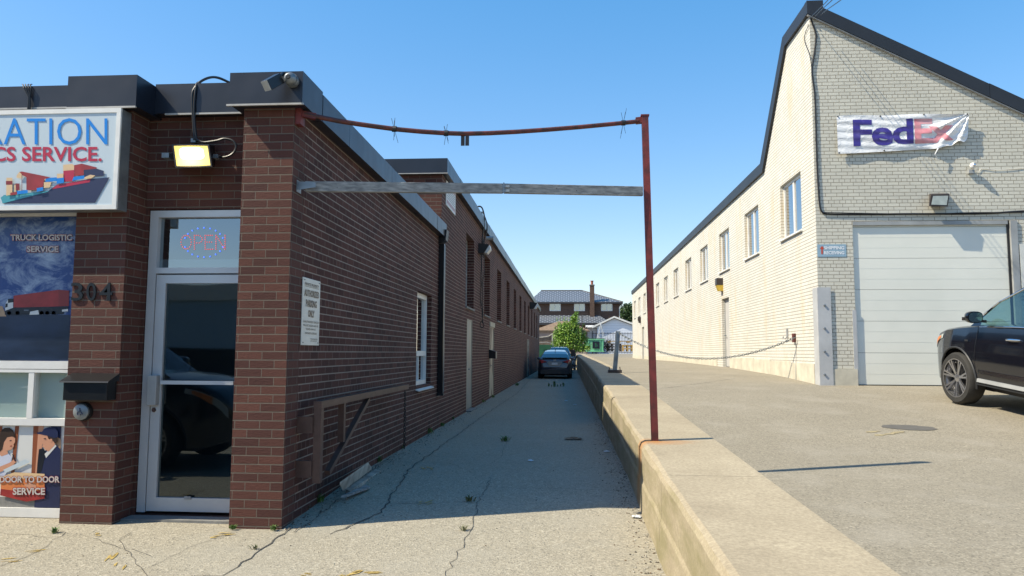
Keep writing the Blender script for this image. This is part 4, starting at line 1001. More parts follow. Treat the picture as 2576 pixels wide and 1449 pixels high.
mb.build('wire', 'black', ow)
wl_ = [(onX(1817, 716, XR), 'brown lamp with yellow lens above the near side door of the cream wall', 1.0), (onX(1612, 805, XR), 'small brown lamp above the far side door of the cream wall', 1.0)]
M['amber'] = mat('yellow lens', (.62,.42,.05), .35, 0, .1)
for k, (p, lb, s) in enumerate(wl_):
    t = thing('wall_lamp', lb, 'lamp', tuple(p), 'brown lamps over the side doors')
    MB().box(XR-.19, XR-.001, p.y-.13, p.y+.13, p.z-.02, p.z+.19).build('hood', 'bronze', t)
    MB().prism([(XR-.185,p.y-.125,p.z-.0205),(XR-.001,p.y-.125,p.z-.0205),(XR-.001,p.y-.125,p.z-.20),(XR-.12,p.y-.125,p.z-.20)], (0,.25,0)).build('lens', 'amber' if k == 0 else 'bronze', t)
# wall eye and chain across the ramp
ey = thing('chain_eye', 'rusty plate with old bracket on the cream wall holding the chain', 'bracket', tuple(onX(2000.5, 850, XR)))
p = onX(2000.5, 850, XR); MB().box(XR-.05, XR-.001, p.y-.06, p.y+.06, p.z-.09, p.z+.09).build('plate', 'rustbar', ey)
a_ = onX(1982, 826, XR); b_ = onX(1982, 848, XR)
MB().box(XR-.03, XR-.001, a_.y-.03, a_.y+.03, b_.z, a_.z).tube([b_+Vector((-.02,0,0)), onX(1976,852,XR-.04), onX(1970,852,XR-.06), onX(1970,846,XR-.06)], .012, 6).build('hook', 'greysteel', ey)
MB().tube([onX(2002,860,XR-.012), onX(2002,968,XR-.035)], .006, 5).build('rod', 'greysteel', ey)
# leaning steel post on the barrier
pbx = Vector((1.17, 19.1, interp(WT, 19.1)))
sp = thing('steel_post', 'leaning grey steel channel post bolted on the concrete wall beyond the red post', 'post', tuple(pbx))
pb_ = onY(1546.6, 932.4, pbx.y); pt_ = onY(1555, 833, pbx.y)
sc_ = .065
for q_ in ((-sc_,0,.02,.12),(sc_,0,.02,.12)):
    pass
mb = MB()
d_ = pt_-pb_
for ox, w_, h_ in ((-.05,.012,.11),(.05,.012,.11),(0,.088,.012)):
    mb.bar(pb_+Vector((ox,0,0)), pb_+Vector((ox,0,0))+d_, w_, h_, (0,1,0))
mb.build('channel', 'steel', sp)
MB().box(pb_.x-.17, pb_.x+.17, pb_.y-.15, pb_.y+.15, interp(WT,pb_.y)+.0, pb_.z+.02).build('base_plate', 'bronze', sp)
for sx_ in (-.14,.13): MB().tube([(pb_.x+sx_,pb_.y-.1,pb_.z), (pb_.x+sx_-.01,pb_.y-.1,pb_.z+.10)], .012, 6).build('bolt', 'bronze', sp)
# the chain itself
ch = thing('barrier_chain', 'long sagging steel chain from the leaning post to the cream wall', 'chain', tuple(pt_))
e0 = pt_+Vector((.03,-.02,-.06)); e1 = onX(2000, 849, XR-.06)
def fit(t):   # passes through the photographed sag
    p = e0.lerp(e1, t); return p
L0 = (e1-e0).length; pts = []
for i in range(41):
    t = i/40; p = e0.lerp(e1, t); c = 4*t*(1-t); pts.append(p+Vector((0,0,-.53*c)))
chain_mesh(pts, .075, .0085).build('chain', 'steel', ch)

# ---------------------------------------------------------------- red height frame over the alley
rf = thing('red_post', 'tall rusty dark red square steel post standing on the concrete wall', 'post', tuple(PB))
top = onY(1622, 293, PB.y-.02)
MB().bar(PB+Vector((0,0,-.01)), top, .062, .062, (0,1,0)).build('post', 'rust', rf)
MB().box(top.x-.04, top.x+.04, top.y-.036, top.y+.036, top.z-.001, top.z+.012).build('cap', 'rust', rf)
tb = thing('height_bar', 'sagging rusty red pipe spanning the alley between the pillar and the red post', 'bar', tuple(onX(760, 290, XL+.04)))
yl = onX(765, 287, XL+.06).y; pts = [(765,287),(800,294),(850,304),(900,312),(950,319),(1000,325.5),(1060,331),(1120,335),(1170,336.5),(1230,335),(1300,331.5),(1380,326),(1460,319.5),(1540,312),(1600,306),(1615,304)]
P = []
for x, y in pts:
    t = (x-765)/850; yy_ = yl+(PB.y-yl)*t; P.append(onY(x, y, yy_))
MB().tube(P, .021, 10).build('pipe', 'rustbar', tb, smooth=True)
e_ = P[-1]; MB().bar(e_+Vector((-.06,0,.0)), e_+Vector((.05,-.0,.01)), .056, .056).build('sleeve', 'rust', tb)
s_ = P[0]; MB().box(XL+.001, XL+.05, s_.y-.05, s_.y+.05, s_.z-.10, s_.z+.07).bar(s_+Vector((-.02,0,0)), P[1]+Vector((-.02,0,0)), .05, .05).build('wall_bracket', 'rust', tb)
def barpt(x):
    for (a, b), p, q_ in zip(zip(pts, pts[1:]), P, P[1:]):
        if a[0] <= x <= b[0]: return p.lerp(q_, (x-a[0])/(b[0]-a[0]))
for x, sz in ((992,.12),(1122,.10),(1568,.15)):
    c_ = barpt(x); mb = MB()
    for k in range(3):
        an = R(90)+rnd.uniform(-.35, .35); l1, l2 = sz*rnd.uniform(.6,1), sz*rnd.uniform(.6,1.1); dd = Vector((math.cos(an), rnd.uniform(-.3,.3), math.sin(an)))
        mb.tube([c_+dd*l1, c_-dd*l2], .0022, 4)
    mb.tube([c_+Vector((-.02,0,0)), c_+Vector((.02,0,0))], .027, 8)
    mb.build('wire_tie', 'black', tb)
c_ = barpt(1170); MB().box(c_.x-.037, c_.x-.003, c_.y-.005, c_.y+.005, c_.z-.11, c_.z-.015).box(c_.x+.003, c_.x+.037, c_.y-.005, c_.y+.005, c_.z-.11, c_.z-.015).build('hanger_plate', 'bronze', tb)
wb = thing('wooden_height_beam', 'weathered grey timber beam of two boards hinged together across the alley', 'beam', tuple(onX(770, 470, XL+.08)))
yl = onX(765, 470, XL+.05).y
def B_(x, y): t = (x-765)/850; return onY(x, y, yl+(PB.y-.05-yl)*t)
for (a, b) in (((768,469.5),(1265,474.5)), ((1268,474.5),(1616,481.5))):
    MB().bar(B_(*a), B_(*b), .04, .089).build('board', 'wood', wb, bevel=.003)
h_ = B_(1268, 474.5); mb = MB()
for dz in (-.024, .018):
    MB().box(h_.x-.052, h_.x+.052, h_.y-.026, h_.y-.0205, h_.z+dz-.011, h_.z+dz+.011).build('hinge_leaf', 'steel', wb)
mb.box(h_.x-.006, h_.x+.006, h_.y-.03, h_.y-.0262, h_.z-.05, h_.z+.05).build('hinge', 'steel', wb)
mb = MB()
for x, y in ((905,468),(1010,476),(1100,466),(1180,479),(850,474),(1050,482),(960,463),(1400,476),(1450,481)): mb.ball(B_(x, y)+Vector((0,-.021,0)), .007, 6)
mb.build('nail', 'bronze', wb)
l_ = B_(765, 470); MB().prism([(XL+.001,l_.y-.04,l_.z-.035),(XL+.001,l_.y-.04,l_.z+.04),(l_.x+.11,l_.y-.026,l_.z+.03),(l_.x+.11,l_.y-.026,l_.z-.01)], (0,.004,0)).box(XL+.001, XL+.006, l_.y-.05, l_.y+.05, l_.z-.05, l_.z+.05).build('wall_bracket', 'steel', wb)

# ---------------------------------------------------------------- things on the taller brown wall
xc = XL+.10
cbn = thing('hanging_cables', 'bundle of loose black cables hanging down the taller brown wall', 'cable', tuple(onX(1215, 700, xc)))
D3 = lambda x, y: (1073.3+.3241*x, 503.1+.3241*y)
H = lambda x, y, X=xc: onX(*D3(x, y), X)
yc = onX(1212, 700, XL+.05).y; V_ = lambda x, y, dx=0: (lambda p: p)(onY(*D3(x, y), yc+dx))
def VX(x, y): # on a plane facing us just off the wall
    p = onX(*D3(x, y), XL+.08); return p
def cab(pts, r): MBc.tube(cr([V_(*p) for p in pts], 5), r*.62, 6)
MBc = MB()
cab([(392,52),(415,50),(432,66),(445,110),(448,150),(440,230),(432,300),(436,360)], .035)
cab([(432,90),(460,150),(468,210),(455,270),(440,330),(438,450)], .02)
cab([(425,90),(440,140),(450,200),(435,260),(428,330),(425,420),(430,600),(420,720),(424,800),(436,860),(432,960)], .02)
cab([(445,130),(466,170),(470,240),(450,300),(446,420),(446,560),(436,640),(436,760),(430,860),(436,940),(445,975),(425,992),(416,960),(432,930)], .018)
cab([(430,300),(422,400),(424,520),(418,600),(422,700),(418,820),(430,850)], .014)
MBc.build('cable', 'black', cbn)
sm = thing('service_pipe', 'short grey pipe stub projecting over the alley from the taller wall', 'pipe', tuple(V_(470, 297)))
MB().tube([V_(462,297), V_(520,296)], .05, 8).build('pipe', 'greysteel', sm)
for lb, (cx_, cy_), y_, s in (('black and white floodlight among the hanging cables on the taller wall', (450, 378), yc-.25, .62), ('small distant floodlight near the far end of the taller wall', (815, 818), 44, 1.0)):
    p = onY(*D3(cx_, cy_), y_); t = thing('floodlight', lb, 'lamp', tuple(p), 'floodlights on the taller brown wall')
    x0_ = XL+.002; z_ = p.z; w_ = .34*s
    q5 = lambda dx, dz: (x0_+dx*s, y_-.17, z_+dz*s)
    MB().prism([q5(0,-.22),q5(0,.2),q5(.44,.14),q5(.22,-.22)], (0,.34,0)).build('housing', 'black', t)
    MB().prism([q5(.26,-.20),q5(.46,.12),q5(.50,-.04),q5(.36,-.22)], (0,.33,0)).build('lens', 'white', t)
bx = thing('alley_mailbox', 'black mailbox hung in front of the patchy brown door in the alley', 'mailbox', tuple(onX(1235, 900, XL+.1)))
y_ = onX(1238, 900, XL+.02).y; MB().box(XL+.002, XL+.20, y_-.75, y_-.35, -.17, .02).prism([(XL+.002,y_-.77,.0205),(XL+.22,y_-.77,.0205),(XL+.002,y_-.77,.09)], (0,.44,0)).build('box', 'blackm', bx)
dp = thing('wall_pipe', 'thin grey pipe running down the far part of the taller wall', 'pipe', (XL+.05, 41.0, -1.3))
MB().tube([(XL+.08,41,.72),(XL+.08,41,-.1),(XL+.10,41,-1.3)], .045, 6).build('pipe', 'steel', dp)

# ---------------------------------------------------------------- boards on the ground by the wall
for k, (lb, q4, th) in enumerate((('dirty white board leaning on the brown wall, topmost of three', ((855,1213),(863,1230),(935,1176),(926,1163)), .02),
      ('pale plank lying under the white board by the wall', ((870,1231),(880,1234),(957,1184),(945,1180)), .03), ('grey plank lying nearest the middle of the alley', ((858,1247),(872,1245),(931,1224),(920,1219)), .02))):
    z = zalley(7)+.02+(.10 if k == 0 else .03)
    pts = [onZ(x, y, z+(.10 if (k == 0 and i in (0,3)) else 0)) for i, (x, y) in enumerate(q4)]
    o = MB().prism(pts, (0,0,-th)).build('plank', 'plank' if k < 2 else 'wood', None); tag(o, lb, 'plank', 'boards on the alley floor')
# litter
rl = random.Random(3)
def crumple(name, lb, cat, px, py, sx_, sy_, h, mn, group=None, fz=zalley, zg=-1.35):
    z = zg
    for _ in range(8): p = onZ(px, py, z); z = .5*z+.5*fz(p.x, p.y)
    mb = MB(); n = 7
    for i in range(n):
        for j in range(n):
            u, v = i/(n-1)-.5, j/(n-1)-.5; e = 1-max(abs(u), abs(v))*1.2
            mb.v.append((p.x+u*sx_*rl.uniform(.75,1.1), p.y+v*sy_*rl.uniform(.75,1.1), z+.006+h*max(0, e)*rl.uniform(.2,1)))
    for i in range(n-1):
        for j in range(n-1): mb.f.append((i*n+j,(i+1)*n+j,(i+1)*n+j+1,i*n+j+1)); mb.m.append(0)
    return tag(mb.build(name, mn), lb, cat, group)
fz2 = lambda x, y: zalley(y)
M['cardboard'] = mat('torn cardboard', (.30,.21,.12), .8, 0, .3, 12, c2=(.07,.05,.04)); M['paper'] = mat('litter paper', (.66,.70,.74), .6, 0, .1, 8)
crumple('torn_cardboard', 'torn piece of brown cardboard lying on the alley floor', 'cardboard', 1443, 1106, .30, .20, .045, 'cardboard', fz=fz2)
for lb, px, py, s in (('round white crumpled paper in the middle of the alley floor', 1335, 1161, .07), ('white scrap of paper by the concrete wall', 1526, 1138, .09), ('white wrapper at the foot of the concrete wall near the shadow edge', 1601, 1303, .08),
                      ('tiny white scrap farthest down the alley', 1446, 1019, .08), ('flat thin white scrap left of the tiny scrap down the alley', 1424, 1009, .09)):
    crumple('paper_scrap', lb, 'litter', px, py, s, s*.8, .03, 'paper', 'paper litter in the alley', fz=fz2)
# pebbles: stuff
mb = MB(); rp = random.Random(11)
def peb(x, y, z, r):
    i0 = len(mb.v)
    for d in ((1,0,0),(0,1,0),(-1,0,0),(0,-1,0),(0,0,1),(0,0,-1)): mb.v.append((x+d[0]*r*rp.uniform(.6,1.2), y+d[1]*r*rp.uniform(.6,1.2), z+r*.3+d[2]*r*rp.uniform(.4,.8)))
    for f in ((0,1,4),(1,2,4),(2,3,4),(3,0,4),(1,0,5),(2,1,5),(3,2,5),(0,3,5)): mb.f.append(tuple(i0+k for k in f)); mb.m.append(rp.choice((0,0,1,2)))
for _ in range(900):
    y = 3.5+rp.random()**1.5*12; x = XW0-.03-abs(rp.gauss(0, .10)); peb(x, y, zalley(y), rp.uniform(.004,.012))
for _ in range(900):
    y = YP+rp.random()**1.4*14; x = XL+.02+abs(rp.gauss(0, .14)); peb(x, y, zalley(y)-.008, rp.uniform(.004,.013))
for _ in range(420):
    y = rp.uniform(3.2, 9); x = rp.uniform(-5 if y < YP else XL, XW0); peb(x, y, zalley(y), rp.uniform(.003,.008))
for _ in range(260):
    y = rp.uniform(5.2, 12); x = rp.uniform(XW1, 7); peb(x, y, zlot(x, y), rp.uniform(.003,.007))
M['peb1'] = flat('pale pebble', (.35,.33,.28), .9); M['peb2'] = flat('dark pebble', (.05,.045,.04), .9); M['peb3'] = flat('brown debris', (.13,.085,.05), .9)
tag(mb.build('gravel', ['peb1','peb2','peb3']), 'loose pebbles and grit along the edges of the pavement', 'gravel', kind='stuff')
# weeds
def weed(seed, h, n, mn, name='weed_tuft'):
    r_ = random.Random(seed); mb = MB()
    for _ in range(n):
        a = r_.uniform(0, 6.28); l = h*r_.uniform(.4, 1); le = r_.uniform(.2, 1.1); w_ = l*r_.uniform(.07,.14); bx_, by_ = r_.gauss(0,h*.25), r_.gauss(0,h*.25)
        d = Vector((math.cos(a), math.sin(a), 0)); s = Vector((-d.y, d.x, 0)); p0 = Vector((bx_,by_,0)); p1_ = p0+d*l*le*.4+Vector((0,0,l*.6)); p2 = p0+d*l*le+Vector((0,0,l*.85))
        mb.quad(p0-s*w_*.3, p0+s*w_*.3, p1_+s*w_, p1_-s*w_); mb.quad(p1_-s*w_, p1_+s*w_, p2+s*w_*.15, p2-s*w_*.15)
    return mb
WD = [weed(1,.17,40,'weed').build('weed_tuft','weed'), weed(2,.12,26,'weed').build('weed_tuft','weeddry'), weed(5,.22,30,'weed').build('weed_tuft','weed')]
spots = [(3.9+0,None)]
names_ = [(800,1262,0,.9,'green weed tuft at the wall foot left of the loose boards'),(770,1281,1,.6,'dry small weed tuft nearest the pillar at the wall foot'),(866,1222,0,.7,'weed tuft behind the loose boards'),(1080,1090,2,.9,'broad green weed tuft on the wall foot under the white side window'),
  (950,1162,0,.9,'green weed tuft just past the loose boards'),(1012,1128,1,.9,'dry weed tuft under the end of the gate chain'),(1112,1072,0,.8,'weed tuft right of the downspout'),(1140,1055,0,.7,'weed tuft before the first alley door'),(1215,1012,2,.8,'weed tuft between the two alley doors'),
  (1240,1000,0,1,'weed tuft at the foot of the second alley door'),(1300,970,2,1,'weed tuft far along the brown wall'),(1270,1110,2,.75,'lone weed growing from a crack mid alley'),(1182,1262,1,1.0,'spiky dry weed in the left crack of the alley'),
  (1168,1335,1,.7,'small sunlit weed at the shadow edge'),(137,1341,0,.5,'weed at the foot of the left pillar'),(640,1382,1,.55,'weed in the long front crack'),(587,1332,0,.45,'small weed at the foot of the right pillar'),(690,1334,0,.5,'small weed at the right pillar corner'),
  (1690,0,0,0,'')][:-1]
for k, (px, py, kind, s, lb) in enumerate(names_):
    x, y = gp(px, py); o = WD[kind] if k in (0,1,3) else WD[kind].copy()
    if k not in (0,1,3): COL.objects.link(o)
    s *= .62; o.location = (x, y, zalley(y)); o.scale = (s,s,s); o.rotation_euler = (0,0,k*1.3); tag(o, lb, 'weed', 'weeds growing in the pavement')
for k in range(6):
    x, y = gp(1380+k*7.5, 973+rnd.uniform(-1,1)); o = WD[k%3].copy(); COL.objects.link(o); o.location = (x, y, zalley(y)); s = [1.5,1.2,1.7,1.0,1.6,1.2][k]*.75; o.scale = (s*.35,s*.35,s); o.rotation_euler = (0,0,k*2.)
    tag(o, 'thin upright weed in the row growing behind the parked sedan', 'weed', 'row of weeds behind the sedan')
# ---------------------------------------------------------------- cars
def paint(name, c, rough=.18, coat=1.0):
    m, nt, b = _m(name); b.inputs['Base Color'].default_value = rgb(c); b.inputs['Roughness'].default_value = rough
    b.inputs['Coat Weight'].default_value = coat; b.inputs['Coat Roughness'].default_value = .03; b.inputs['Metallic'].default_value = .0
    tc = N(nt, 'ShaderNodeTexCoord').outputs['Object']; bump(nt, b, noise(nt, tc, 2.2, 2), .04, .02)
    return m
M['suvpaint'] = paint('black car paint', (.004,.005,.009), .12, .6); M['greypaint'] = paint('dark grey car paint', (.028,.036,.052), .3); M['bluepaint'] = paint('blue grey car paint', (.035,.065,.10), .3); M['silverpaint'] = paint('silver car paint', (.16,.19,.22), .3)
M['cglass'] = glass('car glass', (.55,.72,.70), .08); M['tint'] = glass('tinted car glass', (.10,.13,.17), .20)
M['tyre'] = mat('tyre rubber', (.030,.029,.027), .8, 0, .15, 12, bmp=.15); M['rim'] = mat('machined alloy', (.50,.50,.52), .28, .9, .06, 6); M['rimdark'] = flat('dark alloy', (.035,.036,.04), .4)
M['plastic'] = mat('dark bumper plastic', (.022,.024,.027), .55, 0, .1); M['amberl'] = mat('amber side marker', (.70,.20,.03), .3); M['redlamp'] = mat('red tail lamp', (.30,.012,.02), .18, 0, .1); M['plate'] = flat('licence plate', (.45,.50,.55), .4)
M['platetext'] = flat('plate text', (.03,.05,.12), .5)
M['seat'] = flat('seat cloth', (.015,.015,.016), .9)
def car(root, P):
    L, W, wb, fa_, rw = P['L'], P['W'], P['wb'], P['fa'], P['rw']; ra = rw+.075; H = P['H']
    Y = lambda s: L/2-s
    def half(s): return W*interp(P['plan'], s)
    def ztop(s): return interp(P['top'], s)
    def g(z): return interp([(0,.93),(.3,.955),(.55,.985),(.75,1.0),(.92,.99),(1.05,.965),(1.2,.935),(1.35,.90)] if H > 1.7 else [(0,.93),(.3,.955),(.55,.99),(.72,1.0),(.85,.985),(1.0,.955),(1.15,.92)], z)
    def sx(s, z): return half(s)*g(z)
    def zlow(s):
        z = interp(P['low'], s)
        for a in (fa_, fa_+wb):
            if abs(s-a) < ra: z = max(z, rw+math.sqrt(ra*ra-(s-a)**2))
        return z
    n = 130; S = sorted(set([L*i/n for i in range(n+1)]+[.004,.012,.025,L-.004,L-.012,L-.025]+[a+sg_*ra*f for a in (fa_, fa_+wb) for sg_ in (-1,1) for f in (1,.999,.97,.9)]))
    m_ = 11; mb = MB(); ring = 2*(m_+4)+1
    for s in S:
        zl, zt = zlow(s), ztop(s); pts = []
        for k in range(m_): t = k/(m_-1); z = zl+(zt-.035-zl)*t; pts.append((sx(s, z), z))
        xs0 = pts[-1][0]
        for k, (fx, dz) in enumerate(((.965,-.012),(.90,.0),(.6,.018),(.3,.026))): pts.append((xs0*fx, zt+dz*(1 if zt > .8 else .3)))
        full = pts+[(0, zt+.03*(1 if zt > .8 else .3))]+[(-x, z) for x, z in reversed(pts)]
        for x, z in full: mb.v.append((x, Y(s), z))
    for i in range(len(S)-1):
        for k in range(ring-1): mb.f.append((i*ring+k, i*ring+k+1, (i+1)*ring+k+1, (i+1)*ring+k)); mb.m.append(0)
    for i in (0, len(S)-1): mb.f.append(tuple(i*ring+k for k in range(ring))); mb.m.append(0)
    body = mb.build('body', P['paint'], root, smooth=True, world=False)
    # underside and wheel houses
    ub = MB(); ub.box(-W*.74, W*.74, Y(L-.45), Y(.45), .26, .5)
    for a in (fa_, fa_+wb):
        ub.box(-W*.72, W*.72, Y(a)-ra-.03, Y(a)+ra+.03, .25, rw*2+.12)
    ub.build('underbody', 'black', root, world=False)
    # greenhouse
    s1, s2, s3, s4 = P['gh']; zb = lambda s: ztop(s)-.03; hr = lambda s: interp([(s1,zb(s1)+.01),(s1+(s2-s1)*.5,zb(s1)+(H-zb(s1))*.60),(s2,H-.035),((s2+s3)/2,H),(s3,H-.05),(s3+(s4-s3)*.5,zb(s4)+(H-zb(s4))*.60),(s4,zb(s4)+.01)], s)
    G_ = sorted(set([s1+(s4-s1)*i/60 for i in range(61)]+[s2,s3]+list(P['pillars'])+[p+.09 for p in P['pillars']]))
    mbr, V2 = MB(), []; rows = []
    for s in G_:
        h0, h1 = zb(s)-.02, hr(s); wb_ = sx(s, zb(s))*.985; f = (h1-h0)/(H-zb(s)+.001); wr = wb_-(wb_-W*P['roofw'])*min(1, f)
        r = []
        for t in (0,.06,.5,.90,1): r.append((wb_+(wr-wb_)*t**1.15, h0+(h1-h0)*t-(.02 if t == 1 else 0)))
        r += [(wr*.95, h1-.004), (wr*.85, h1+.006), (wr*.45, h1+.016), (0, h1+.02)]
        full = r+[(-x, z) for x, z in reversed(r[:-1])]
        rows.append([(x, Y(s), z) for x, z in full])
    nr = len(rows[0]); gl_ = MB(); rf_ = MB()
    for i in range(len(rows)-1):
        sm_ = (G_[i]+G_[i+1])/2; inp = any(p <= sm_ <= p+.09 for p in P['pillars']); tall_ = hr(sm_)-zb(sm_) > .10
        for k in range(nr-1):
            kk = k if k < nr//2 else nr-2-k
            sideglass = kk in (1, 2) and tall_ and not inp and s1+.22 < sm_ < s4-.16
            topglass = kk >= 5 and (s1+.02 < sm_ < s2-.03 or s3+.04 < sm_ < s4-.03)
            (gl_ if (sideglass or topglass) else rf_).quad(rows[i][k], rows[i][k+1], rows[i+1][k+1], rows[i+1][k])
    rf_.build('roof', P['paint'], root, smooth=False, world=False); gl_.build('window_glass', P['glass'], root, world=False)
    # wheels
    for a in (fa_, fa_+wb):
        for sd in (-1, 1):
            xc_ = sd*(W-.125); tw = .125
            t = MB(); t.lathe([(rw*.70,-tw*.8),(rw*.745,-tw),(rw*.93,-tw),(rw,-tw*.72),(rw,tw*.72),(rw*.93,tw),(rw*.745,tw),(rw*.70,tw*.8)], (xc_, Y(a), rw), 'X', 40, capped=False)
            to = t.build('tyre', 'tyre', root, smooth=True, world=False)
            r_ = MB(); r_.lathe([(rw*.72,sd*tw*1.0),(rw*.755,sd*tw*1.01),(rw*.755,sd*tw*.9),(rw*.70,sd*tw*.6),(rw*.70,-sd*tw*.5)], (xc_, Y(a), rw), 'X', 40, capped=False)
            r_.build('rim', 'rim', to, smooth=True, world=False)
            d_ = MB(); d_.lathe([(.001,sd*tw*.1),(rw*.70,sd*tw*.1)], (xc_, Y(a), rw), 'X', 30); d_.build('brake', 'rimdark', to, world=False)
            sp_ = MB()
            for k in range(P['spokes']):
                an = 2*math.pi*k/P['spokes']+.2
                for da in (-.11, .11):
                    c0 = Vector((xc_+sd*tw*.62, Y(a)+math.cos(an)*rw*.14, rw+math.sin(an)*rw*.14)); c1 = Vector((xc_+sd*tw*.90, Y(a)+math.cos(an+da)*rw*.735, rw+math.sin(an+da)*rw*.735))
                    sp_.bar(c0, c1, .026, .03, (sd,0,0))
            sp_.lathe([(.0001,sd*tw*.80),(rw*.15,sd*tw*.74),(rw*.17,sd*tw*.55)], (xc_, Y(a), rw), 'X', 20)
            sp_.build('spokes', 'rim', to, world=False)
    # seats and steering wheel
    st = MB()
    for x in (-.36, .36):
        for s in (s2+.55, s2+1.5):
            if s < s3-.1: st.box(x-.23, x+.23, Y(s)-.3, Y(s)+.25, .5, .72).box(x-.22, x+.22, Y(s+.28)-.1, Y(s+.28)+.04, .6, H-.50).box(x-.12, x+.12, Y(s+.30)-.08, Y(s+.30)+.02, H-.48, H-.27)
    st.tube([( -.36+.18*math.cos(t), Y(s1+.62)+.04*math.sin(t), .98+.18*math.sin(t)) for t in [2*math.pi*k/16 for k in range(17)]], .016, 6)
    st.box(-W*.8, W*.8, Y(s1+.55), Y(s1+.2), .8, zb(s1)+.02); st.build('seats', 'seat', root, world=False)
    # panel gaps on the flanks
    for s in P['gaps']:
        for sd in (-1, 1):
            gp_ = MB()
            zs_ = [P['sill']+.03+(ztop(s)-.06-P['sill'])*k/14 for k in range(15)]
            for a, c in zip(zs_, zs_[1:]):
                gp_.quad((sd*(sx(s,a)+.0015),Y(s)-.005,a),(sd*(sx(s,a)+.0015),Y(s)+.005,a),(sd*(sx(s,c)+.0015),Y(s)+.005,c),(sd*(sx(s,c)+.0015),Y(s)-.005,c))
            gp_.build('door_gap', 'black', root, world=False)
    def strip(name, mn, sa, sb, z0, z1, dz0=0, dz1=0, out=.012, sides=(-1,1)):
        q_ = MB(); N2 = 16
        for sd in sides:
            for i in range(N2):
                a, c = sa+(sb-sa)*i/N2, sa+(sb-sa)*(i+1)/N2; ta, tc_ = i/N2, (i+1)/N2
                A0, A1, C0, C1 = z0+dz0*ta, z1+dz1*ta, z0+dz0*tc_, z1+dz1*tc_
                o_ = [(sd*(sx(a,A0)+out),Y(a),A0),(sd*(sx(c,C0)+out),Y(c),C0),(sd*(sx(c,C1)+out*.6),Y(c),C1),(sd*(sx(a,A1)+out*.6),Y(a),A1)]
                q_.quad(*o_); q_.quad(o_[3],o_[2],(sd*(sx(c,C1)-.01),Y(c),C1+.002),(sd*(sx(a,A1)-.01),Y(a),A1+.002)); q_.quad(o_[0],o_[1],(sd*(sx(c,C0)-.01),Y(c),C0-.002),(sd*(sx(a,A0)-.01),Y(a),A0-.002))
        return q_.build(name, mn, root, world=False)
    return dict(Y=Y, sx=sx, ztop=ztop, zb=zb, hr=hr, strip=strip, half=half, rows=rows, G=G_)
SUV = dict(L=4.98, W=.98, wb=2.90, fa=.96, rw=.390, H=1.88, paint='suvpaint', glass='cglass', spokes=7, roofw=.68, sill=.40,
    plan=[(0,.52),(.02,.62),(.06,.70),(.15,.79),(.3,.87),(.55,.945),(.8,.985),(1.2,1.0),(3.9,1.0),(4.5,.96),(4.8,.88),(4.93,.78),(4.98,.66)],
    top=[(0,.66),(.03,.80),(.08,.90),(.18,1.0),(.35,1.07),(.6,1.13),(.95,1.18),(1.35,1.225),(2.2,1.245),(3.5,1.27),(4.6,1.29),(4.85,1.22),(4.95,1.1),(4.98,.95)],
    low=[(0,.50),(.05,.40),(.2,.32),(.5,.30),(1.3,.36),(3.5,.36),(4.6,.36),(4.9,.42),(4.98,.55)], gh=(1.18,2.12,4.3,4.80), pillars=(2.72,3.62), gaps=(1.42,2.62,3.60))
sang = R(5)
sroot = thing('parked_suv', 'black SUV parked nose towards the big garage door at the right edge', 'car', (0,0,0))
M['mirrorglass'] = mat('mirror glass', (.30,.36,.36), .06, 1, .02)
sq = lambda v: math.copysign(abs(v)**.75*.115**.25, v)
